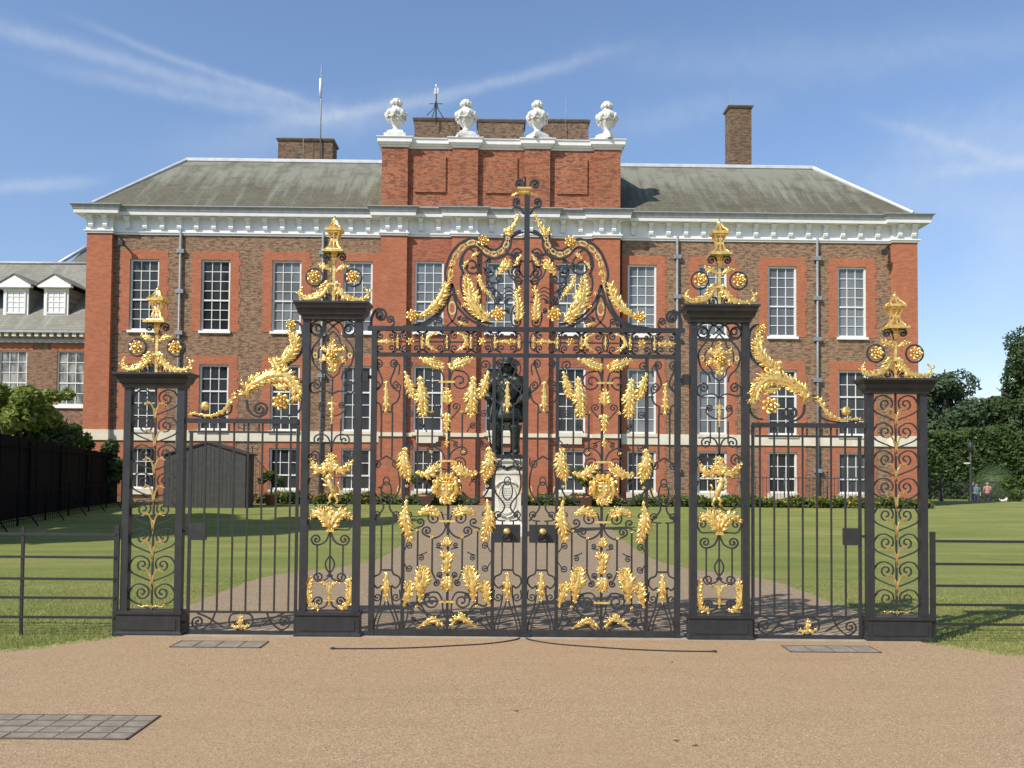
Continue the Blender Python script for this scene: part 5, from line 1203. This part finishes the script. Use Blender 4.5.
t=np.cross(dr,g.normal(size=(n,3))); t/=np.linalg.norm(t,axis=1)[:,None]; b_=np.cross(dr,t); s_=.10
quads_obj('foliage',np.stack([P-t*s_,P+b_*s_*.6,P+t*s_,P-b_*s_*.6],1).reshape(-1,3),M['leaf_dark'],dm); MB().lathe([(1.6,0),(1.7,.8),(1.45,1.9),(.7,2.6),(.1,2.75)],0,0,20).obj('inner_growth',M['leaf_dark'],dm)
bush(1018,487,60,0,(1.4,1.2,1.1),'leaf_mid','low rusty shrub at the right edge by the white dog',1500,31,.12,8)
p=place(947,410,88); tree('broadleaf_tree',p.x,79,14.2,(4.4,3.8,6.2),M['leaf_blue'],'blue green broad tree beyond the hedge just right of the palace',34,24000,.24,41,'trees beyond the hedge',.56)
p=place(936,410,96); tree('broadleaf_tree',p.x-.2,90,14.6,(3.6,3.2,4.4),M['leaf_blue'],'thin topped tree half hidden between the palace and the broad tree',18,12000,.24,42,'trees beyond the hedge',.62)
p=place(1032,380,84); tree('broadleaf_tree',p.x+2.2,75,20.6,(4.0,4.0,7.4),M['leaf_dark'],'tall dark tree at the right edge of the photo rising above the hedge',24,20000,.22,43,'trees beyond the hedge',.60)
p=place(1004,420,86); tree('broadleaf_tree',p.x+1.0,77,12.6,(3.9,3.2,3.8),M['leaf_dark'],'rounded dark green tree below the tall tree at the right',20,15000,.22,44,'trees beyond the hedge',.62)
# trees standing outside the photo on the left, their shade lies over the lawn
for (x,y,h,rad,sd_) in ((-18.9,6.0,18.5,(3.9,3.0,3.2),51),(-21.5,10,18.5,(4.0,3.2,3.4),52),(-17.6,8.2,22.5,(3.2,2.6,2.6),53),(-28,11,19,(4,3.2,3.4),54)):
    tree('shade_tree',x,y,h,rad,M['leaf_dark'],'broad tree shading the left lawn from outside the picture',16,13000,.32,sd_,'trees shading the left lawn',.64)
# ------------------------------------------------------------------ lamp post, far railing
p=place(971,498,58); lp=empty('lamp_post',(p.x,49,-.62),0,'dark lamp post with small pale lamp before the hedge at the right','lamp post')
MB().lathe([(.16,0),(.16,.5),(.10,.6),(.085,2.9),(.07,3.7)],0,0,10).obj('post',M['dark_iron'],lp); MB().lathe([(.09,3.7),(.14,3.85),(.17,3.95),(.20,4.15),(.07,4.35),(.02,4.5)],0,0,8).obj('lantern',M['dark_iron'],lp)
MB().box(-.42,-.08,-.09,.09,2.92,3.0).obj('lamp_arm',M['white_sash'],lp)
x0,x1=place(924,480,56).x,place(1000,480,56).x
r=empty('park_railing',((x0+x1)/2,47,-.6),0,'dark park railing in front of the hedge at the right','railing'); c=(x0+x1)/2; mb=MB(); n=52
for k in range(n+1): x=x0+(x1-x0)*k/n-c; mb.tube([(x,0,0),(x,0,1.75)],.014,4,False)
mb.obj('pickets',M['dark_iron'],r)
for z in (.3,1.65): MB().tube([(x0-c,0,z),(x1-c,0,z)],.02,4,False).obj('rail',M['dark_iron'],r)
for u,h in ((930,2.6),(941,2.5)): q=place(u,480,56).x-c; MB().tube([(q,0,0),(q,0,h)],.05,6).obj('post',M['dark_iron'],r)
# ------------------------------------------------------------------ figures grown from a skeleton
def skin(name,verts,edges,rad,mat,parent,root=0,sub=1):
    me=bpy.data.meshes.new(name); me.from_pydata(verts,edges,[]); o=bpy.data.objects.new(name,me); link(o,parent)
    o.modifiers.new('s','SKIN'); 
    if not me.skin_vertices: me.attributes.new
    for i,v in enumerate(me.skin_vertices[0].data):
        q=rad[i]; v.radius=(q,q) if not isinstance(q,tuple) else q; v.use_root=(i==root)
    sb=o.modifiers.new('u','SUBSURF'); sb.levels=sub; sb.render_levels=sub
    dg=bpy.context.evaluated_depsgraph_get(); ev=o.evaluated_get(dg); nm=bpy.data.meshes.new_from_object(ev,depsgraph=dg); nm.name=name
    o.modifiers.clear(); o.data=nm; nm.materials.clear(); nm.materials.append(mat)
    nm.polygons.foreach_set('use_smooth',[True]*len(nm.polygons)); return o
def person(u,depth,zg,h,label,top,legs,rz,step=.10,arm=.12,hat=None,bend=0):
    p=place(u,490,depth); r=empty('person',(p.x,depth-9,zg),R(rz),label,'person'); k=h/1.75
    V=[(0,0,.95),(0,-.01,1.15),(0,0,1.38),(0,0,1.50),(0,-.02,1.62),(.10,0,.92),(.11,-step,.50),(.12,-step*.4,.08),(.12,-step*.4-.14,.04),(-.10,0,.92),(-.11,step,.50),(-.12,step*1.3,.10),(-.12,step*1.3-.13,.04),(.19,0,1.42),(.25,.04,1.15),(.24,-arm,.93),(.24,-arm-.03,.84),(-.19,0,1.42),(-.25,.04,1.15),(-.22,-arm-.1,1.02),(-.20,-arm-.2,1.05)]
    E=[(0,1),(1,2),(2,3),(3,4),(0,5),(5,6),(6,7),(7,8),(0,9),(9,10),(10,11),(11,12),(2,13),(13,14),(14,15),(15,16),(2,17),(17,18),(18,19),(19,20)]
    rad=[.14,.13,.15,.06,.09,.095,.06,.045,.04,.095,.06,.045,.04,.065,.045,.035,.03,.065,.045,.035,.03]
    V=[tuple(c*k for c in v) for v in V]; rad=[q*k for q in rad]
    skin('body',V,E,rad,M['skin'],r)
    c=MB(); c.loft([[(a*k*math.cos(t),b*k*math.sin(t),z*k) for t in [2*math.pi*i/14 for i in range(14)]] for z,a,b in ((.86,.19,.14),(1.0,.18,.13),(1.15,.17,.125),(1.35,.215,.14),(1.44,.18,.11),(1.49,.085,.08))],True,True)
    for s_ in (1,-1):
        j=[V[13],V[14]] if s_==1 else [V[17],V[18]]; c.tube([V[2],j[0],j[1]],[.1*k,.088*k,.062*k],8)
    c.obj('shirt',M[top],r)
    c=MB(); c.tube([V[0],V[5],V[6],V[7]],[.15*k,.125*k,.085*k,.062*k],8); c.tube([V[0],V[9],V[10],V[11]],[.15*k,.125*k,.085*k,.062*k],8); c.obj('trousers',M[legs],r)
    m_=MB(); m_.ball((0,-.015*k,1.63*k),(.082*k,.10*k,.12*k),12,8); m_.ball((0,-.115*k,1.615*k),(.016*k,.02*k,.02*k),6,4); m_.ball((.085*k,0,1.62*k),(.015*k,.02*k,.03*k),6,4); m_.ball((-.085*k,0,1.62*k),(.015*k,.02*k,.03*k),6,4); m_.obj('head',M['skin'],r)
    m_=MB(); m_.ball((0,.012*k,1.665*k),(.09*k,.105*k,.10*k),12,8)
    if hat: m_.loft([[(a*math.cos(t)*k,-.1*k*0+a*1.1*math.sin(t)*k,z*k) for t in [2*math.pi*i/12 for i in range(12)]] for z,a in ((1.68,.14),(1.69,.14),(1.70,.095),(1.78,.07))],True,True)
    m_.obj('cap' if hat else 'hair',M[hat] if hat else M['hair'],r); return r
person(987.5,59,-.6,1.62,'person in a pink top, pale cap and dark trousers walking by the lamp post','pink_cloth','black_cloth',150,.14,.16,'cap_cloth')
person(976.5,58,-.6,1.55,'person in a teal top standing between the lamp post and the pink clad person','teal_cloth','navy_cloth',-20,.06,.1)
person(973,62,-.6,1.66,'person in navy clothes half hidden by the lamp post','navy_cloth','navy_cloth',10,.06,.1)
person(941,57,-.95,1.55,'person in a pale pink top by the railing near the palace corner','pink_cloth','black_cloth',100,.06,.1)
p=place(1003,495,57); dg_=empty('dog',(p.x,48,-.46),R(15),'small white dog on the lawn edge at the far right','dog')
skin('body',[(0,0,.36),(.16,0,.38),(.28,0,.42),(.36,0,.55),(.46,0,.56),(-.2,0,.37),(-.3,0,.44),(-.36,0,.56),(.24,.07,.22),(.25,.07,.03),(.24,-.07,.22),(.25,-.07,.03),(-.2,.07,.24),(-.26,.07,.12),(-.22,.07,.02),(-.2,-.07,.24),(-.26,-.07,.12),(-.22,-.07,.02)],
 [(0,1),(1,2),(2,3),(3,4),(0,5),(5,6),(6,7),(2,8),(8,9),(2,10),(10,11),(5,12),(12,13),(13,14),(5,15),(15,16),(16,17)],[.11,.12,.11,.09,.05,.10,.05,.025,.045,.028,.045,.028,.055,.03,.026,.055,.03,.026],M['dog_fur'],dg_)
m_=MB(); m_.ball((.34,.06,.60),(.03,.02,.06),6,4); m_.ball((.34,-.06,.60),(.03,.02,.06),6,4); m_.obj('ears',M['dog_fur'],dg_); dg_.scale=(.85,.85,.85)
# ------------------------------------------------------------------ statue
SD=22.5; p=place(506.5,530,SD); sx_=p.x; zt=place(506,459,SD).z; za=place(506,357,SD).z
st=empty('statue_plinth',(sx_,SD-9,0),0,'tall white carved stone plinth carrying the bronze statue','plinth')
h_=zt; w0=.37
MB().rects([(-.1,.48,.48),(.12,.48,.48),(.12,.45,.45),(.26,.44,.44),(.32,w0+.04,w0+.04),(.40,w0,w0),(h_-.42,w0,w0),(h_-.38,w0+.03,w0+.03),(h_-.32,w0+.03,w0+.03),(h_-.30,w0-.01,w0-.01),(h_-.12,w0,w0),(h_-.06,w0+.05,w0+.05),(h_,w0+.06,w0+.06)]).obj('shaft',M['plinth_stone'],st)
m_=MB(); m_.loft([[(a*math.cos(t),-w0-yy,1.0+b*math.sin(t)) for t in [2*math.pi*i/28 for i in range(28)]] for a,b,yy in ((.24,.42,0),(.245,.425,.025),(.21,.38,.03),(.20,.37,.015))],True,False)
for s_ in (1,-1):
    m_.tube([(s_*.02,-w0-.02,.50),(s_*.16,-w0-.03,.56),(s_*.27,-w0-.02,.72),(s_*.24,-w0-.02,.66)],.025,6); m_.tube([(s_*.05,-w0-.02,1.44),(s_*.2,-w0-.03,1.40),(s_*.28,-w0-.02,1.30)],.028,6)
    pass
m_.ball((0,-w0-.03,1.47),(.08,.035,.07),8,6); m_.obj('carved_cartouche',M['plinth_stone'],st)
m_=MB()
for k in range(-4,5): m_.ball((.085*k,-w0-.02,h_-.21-.03*math.cos(k*1.57)),(.05,.035,.045),8,5)
for a_ in (-.3,0,.3): m_.tube([(a_-.13,-w0-.02,h_-.2),(a_,-w0-.03,h_-.28),(a_+.13,-w0-.02,h_-.2)],.022,5)
m_.obj('bronze_swag',M['bronze'],st)
m_=MB()
for k in range(9):
    z=1.24-k*.06; ww=.15*math.sqrt(max(0,1-((z-1.0)/.36)**2)); g=random.Random(k); x=-ww
    while x<ww-.02: l=g.uniform(.02,.05); m_.box(x,min(x+l,ww),-w0-.0185,-w0-.012,z-.009,z+.009); x+=l+.015
m_.obj('engraved_lines',M['engraved'],st)
sr=empty('bronze_statue',(sx_,SD-9,h_),0,'dark bronze statue of a man in broad hat and cloak on the white plinth','statue')
H=za-h_; k=H/2.0       # drawn 2 units tall to the top of the hat
m_=MB(); m_.rects([(0,.33*k,.30*k),(.05*k,.33*k,.30*k),(.09*k,.27*k,.26*k)]); m_.obj('bronze_base',M['bronze'],sr)
V=[(0,0,1.02),(0,-.02,1.25),(0,-.02,1.52),(0,-.02,1.65),(0,-.05,1.76),(.12,.0,.97),(.15,-.08,.60),(.16,-.03,.18),(.19,-.20,.13),(-.12,.02,.97),(-.17,-.03,.60),(-.20,.04,.18),(-.27,-.12,.13),
   (-.24,-.01,1.53),(-.45,.03,1.30),(-.30,-.20,1.14),(-.24,-.25,1.13),(.24,-.01,1.53),(.37,.02,1.26),(.24,-.20,1.10),(.17,-.24,1.10)]
E=[(0,1),(1,2),(2,3),(3,4),(0,5),(5,6),(6,7),(7,8),(0,9),(9,10),(10,11),(11,12),(2,13),(13,14),(14,15),(15,16),(2,17),(17,18),(18,19),(19,20)]
rad=[.17,.15,.18,.075,.10,.12,.09,.07,.055,.12,.09,.07,.055,.09,.075,.055,.05,.09,.075,.055,.05]
skin('body',[tuple(c*k for c in v) for v in V],E,[q*k for q in rad],M['bronze'],sr,sub=2)
m_=MB(); m_.loft([[(a*k*math.cos(t),-.01*k+b*k*math.sin(t),z*k) for t in [2*math.pi*i/20 for i in range(20)]] for z,a,b in ((.76,.29,.22),(.80,.295,.23),(.93,.25,.2),(1.08,.205,.16),(1.2,.20,.155),(1.4,.25,.17),(1.54,.23,.15),(1.60,.12,.11))],True,True)
for s_ in (1,-1):
    j=(V[13],V[14]) if s_<0 else (V[17],V[18]); m_.tube([tuple(c*k for c in q) for q in (V[2],)+j],[.14*k,.12*k,.11*k],8)
    jj=(V[14],V[15]) if s_<0 else (V[18],V[19]); m_.tube([tuple(c*k for c in q) for q in jj],[.10*k,.09*k],8)
for q in range(6): m_.ball((0.0,-.175*k,(.85+.11*q)*k),(.018*k,.02*k,.018*k),6,4)
m_.tube([(-.2*k,-.12*k,1.5*k),(0,-.2*k,1.25*k),(.22*k,-.13*k,1.0*k)],[.035*k,.04*k,.035*k],6); m_.obj('coat',M['bronze'],sr)
m_=MB(); m_.loft([[(x*k*1.0,(y)*k,z*k) for x,y in ((-w_,.08),(-w_*.6,.20),(0,.24),(w_*.6,.20),(w_,.08),(w_*.9,.03),(w_*.5,.13),(0,.16),(-w_*.5,.13),(-w_*.9,.03))] for z,w_ in ((.72,.36),(.9,.38),(1.2,.36),(1.5,.27),(1.62,.16))],True,True); m_.obj('cloak',M['bronze'],sr)
m_=MB()
for lx,ly,fx,fy in ((.155,-.06,.18,-.12),(-.185,0,-.23,-.05)):
    m_.lathe([(.10*k,.12*k),(.085*k,.3*k),(.10*k,.52*k),(.135*k,.62*k),(.125*k,.66*k)],lx*k,ly*k,12); m_.tube([(lx*k,ly*k,.14*k),(fx*k,(fy-.13)*k,.125*k)],[.075*k,.05*k],8)
m_.obj('boots',M['bronze'],sr)
m_=MB(); m_.ball((0,-.05*k,1.78*k),(.10*k,.115*k,.14*k),14,10); m_.ball((0,-.165*k,1.77*k),(.02*k,.03*k,.035*k),6,4); m_.ball((0,-.155*k,1.715*k),(.035*k,.02*k,.014*k),6,4)
for s_ in (1,-1): m_.ball((s_*.038*k,-.15*k,1.80*k),(.02*k,.012*k,.012*k),6,4)
m_.obj('head',M['bronze'],sr)
m_=MB()
for s_ in (1,-1):
    for q in range(6): m_.ball((s_*(.10+.025*(q%2)+.012*q)*k,(-.03+.01*q)*k,(1.80-.055*q)*k),(.06*k,.07*k,.05*k),8,6)
for q in range(5): m_.ball(((-.1+.05*q)*k,.07*k,1.68*k),(.06*k,.06*k,.12*k),8,6)
m_.obj('long_wig',M['bronze'],sr)
m_=MB().loft([[((a)*k*math.cos(t),(-.04+b*math.sin(t))*k,(z+cc*math.cos(2*t))*k) for t in [2*math.pi*i/24 for i in range(24)]] for z,a,b,cc in ((1.865,.235,.20,.03),(1.88,.24,.21,.03),(1.89,.13,.13,.008),(1.97,.115,.12,.0),(2.0,.08,.08,0))],True,True)
for q in range(6): m_.ball(((.05+.03*q)*k,(-.02+.02*q)*k,(1.94-.008*q*q*.3)*k),(.04*k,.04*k,.035*k),8,5)
m_.obj('plumed_hat',M['bronze'],sr)
m_=MB().tube([(-.27*k,-.25*k,1.17*k),(-.36*k,-.22*k,.6*k),(-.30*k,-.15*k,.10*k)],.016*k,6); m_.obj('cane',M['bronze'],sr)
m_=MB().tube([(.17*k,-.02*k,1.06*k),(.38*k,.22*k,.62*k)],.016*k,6); m_.tube([(.11*k,-.10*k,1.12*k),(.2*k,-.02*k,1.02*k)],.02*k,6); m_.obj('sword',M['bronze'],sr)
# ------------------------------------------------------------------ grass blades near the gates, fallen leaves
g=np.random.default_rng(3)
def blades(x0,x1,y0,y1,n,h,inside):
    X=g.uniform(x0,x1,n); Y=y0+(y1-y0)*g.uniform(0,1,n)**2.2; ok=inside(X,Y); X,Y=X[ok],Y[ok]; return X,Y
fx=np.array([p_[0] for p_ in fe]); fy=np.array([p_[1] for p_ in fe])
def ins(X,Y): 
    a=np.abs(X); lim=np.interp(a,fx,fy); return ((a>4.15)&(Y>lim+.02+.03*np.sin(X*9))&(a>4.35*(Y>0)*(Y<3)))
parts_=[]
for s_ in (-1,1):
    X,Y=blades(4.1,9.5,-2.0,5.0,60000,.03,ins); Y=Y; X=s_*X
    parts_.append((X,Y))
X=np.concatenate([p_[0] for p_ in parts_]); Y=np.concatenate([p_[1] for p_ in parts_]); n=len(X)
a=g.uniform(0,6.28,n); h=g.uniform(.010,.034,n)*np.clip(1.15-Y/6,.35,1); w_=.0035; le=g.normal(size=(n,2))*.012
P0=np.stack([X-w_*np.cos(a),Y-w_*np.sin(a),np.full(n,-.004)],1); P1=np.stack([X+w_*np.cos(a),Y+w_*np.sin(a),np.full(n,-.004)],1); P2=np.stack([X+le[:,0]+w_*.3,Y+le[:,1],h],1); P3=np.stack([X+le[:,0]-w_*.3,Y+le[:,1],h],1)
o=quads_obj('grass_blades',np.stack([P0,P1,P2,P3],1).reshape(-1,3),M['blade']); tag(o,'short grass growing at the lawn edges beside the gates','grass',kind='stuff')
for q,(u,v,lab) in enumerate(((516,713,'small brown fallen leaf on the gravel in front of the gate centre'),(676,743,'small brown fallen leaf on the gravel at the lower right'),(672,664,'tiny fallen leaf on the gravel near the right half of the gate'),(695,748,'curled fallen leaf nearest the bottom edge of the photo'))):
    p=floor_at(u,v); m_=MB(); e=.022 if q!=2 else .014
    m_.add([(-e,0,.004),(0,-e*.6,.0),(e,0,.012),(0,e*.6,.002),(0,0,.01)],[(0,1,4),(1,2,4),(2,3,4),(3,0,4)]); o=m_.obj('fallen_leaf',M['dead_leaf'],None,(p.x,p.y,.013)); tag(o,lab,'leaf','fallen leaves on the gravel')

# loose stones on the forecourt
g=np.random.default_rng(12); n=7000; X=g.uniform(-6,6,n); Y=g.uniform(-5.2,-.3,n); lim=np.interp(np.abs(X),fx,fy); ok=(Y<lim-.03); X,Y=X[ok],Y[ok]; n=len(X)
s_=g.uniform(.0025,.0065,n); P=np.stack([X,Y,np.full(n,.0125)],1); T=[]
for q in range(4):
    a0=q*math.pi/2; a1=a0+math.pi/2
    T.append(np.stack([P+np.stack([s_*math.cos(a0),s_*math.sin(a0),s_*0],1),P+np.stack([s_*math.cos(a1),s_*math.sin(a1),s_*0],1),P+np.stack([s_*.3*math.cos(a1),s_*.3*math.sin(a1),s_*.8],1),P+np.stack([s_*.3*math.cos(a0),s_*.3*math.sin(a0),s_*.8],1)],1))
V=np.stack(T,1).reshape(-1,3)
o=quads_obj('loose_stones',V,M['pebble']); tag(o,'loose pebbles scattered over the gravel forecourt','pebbles',kind='stuff')
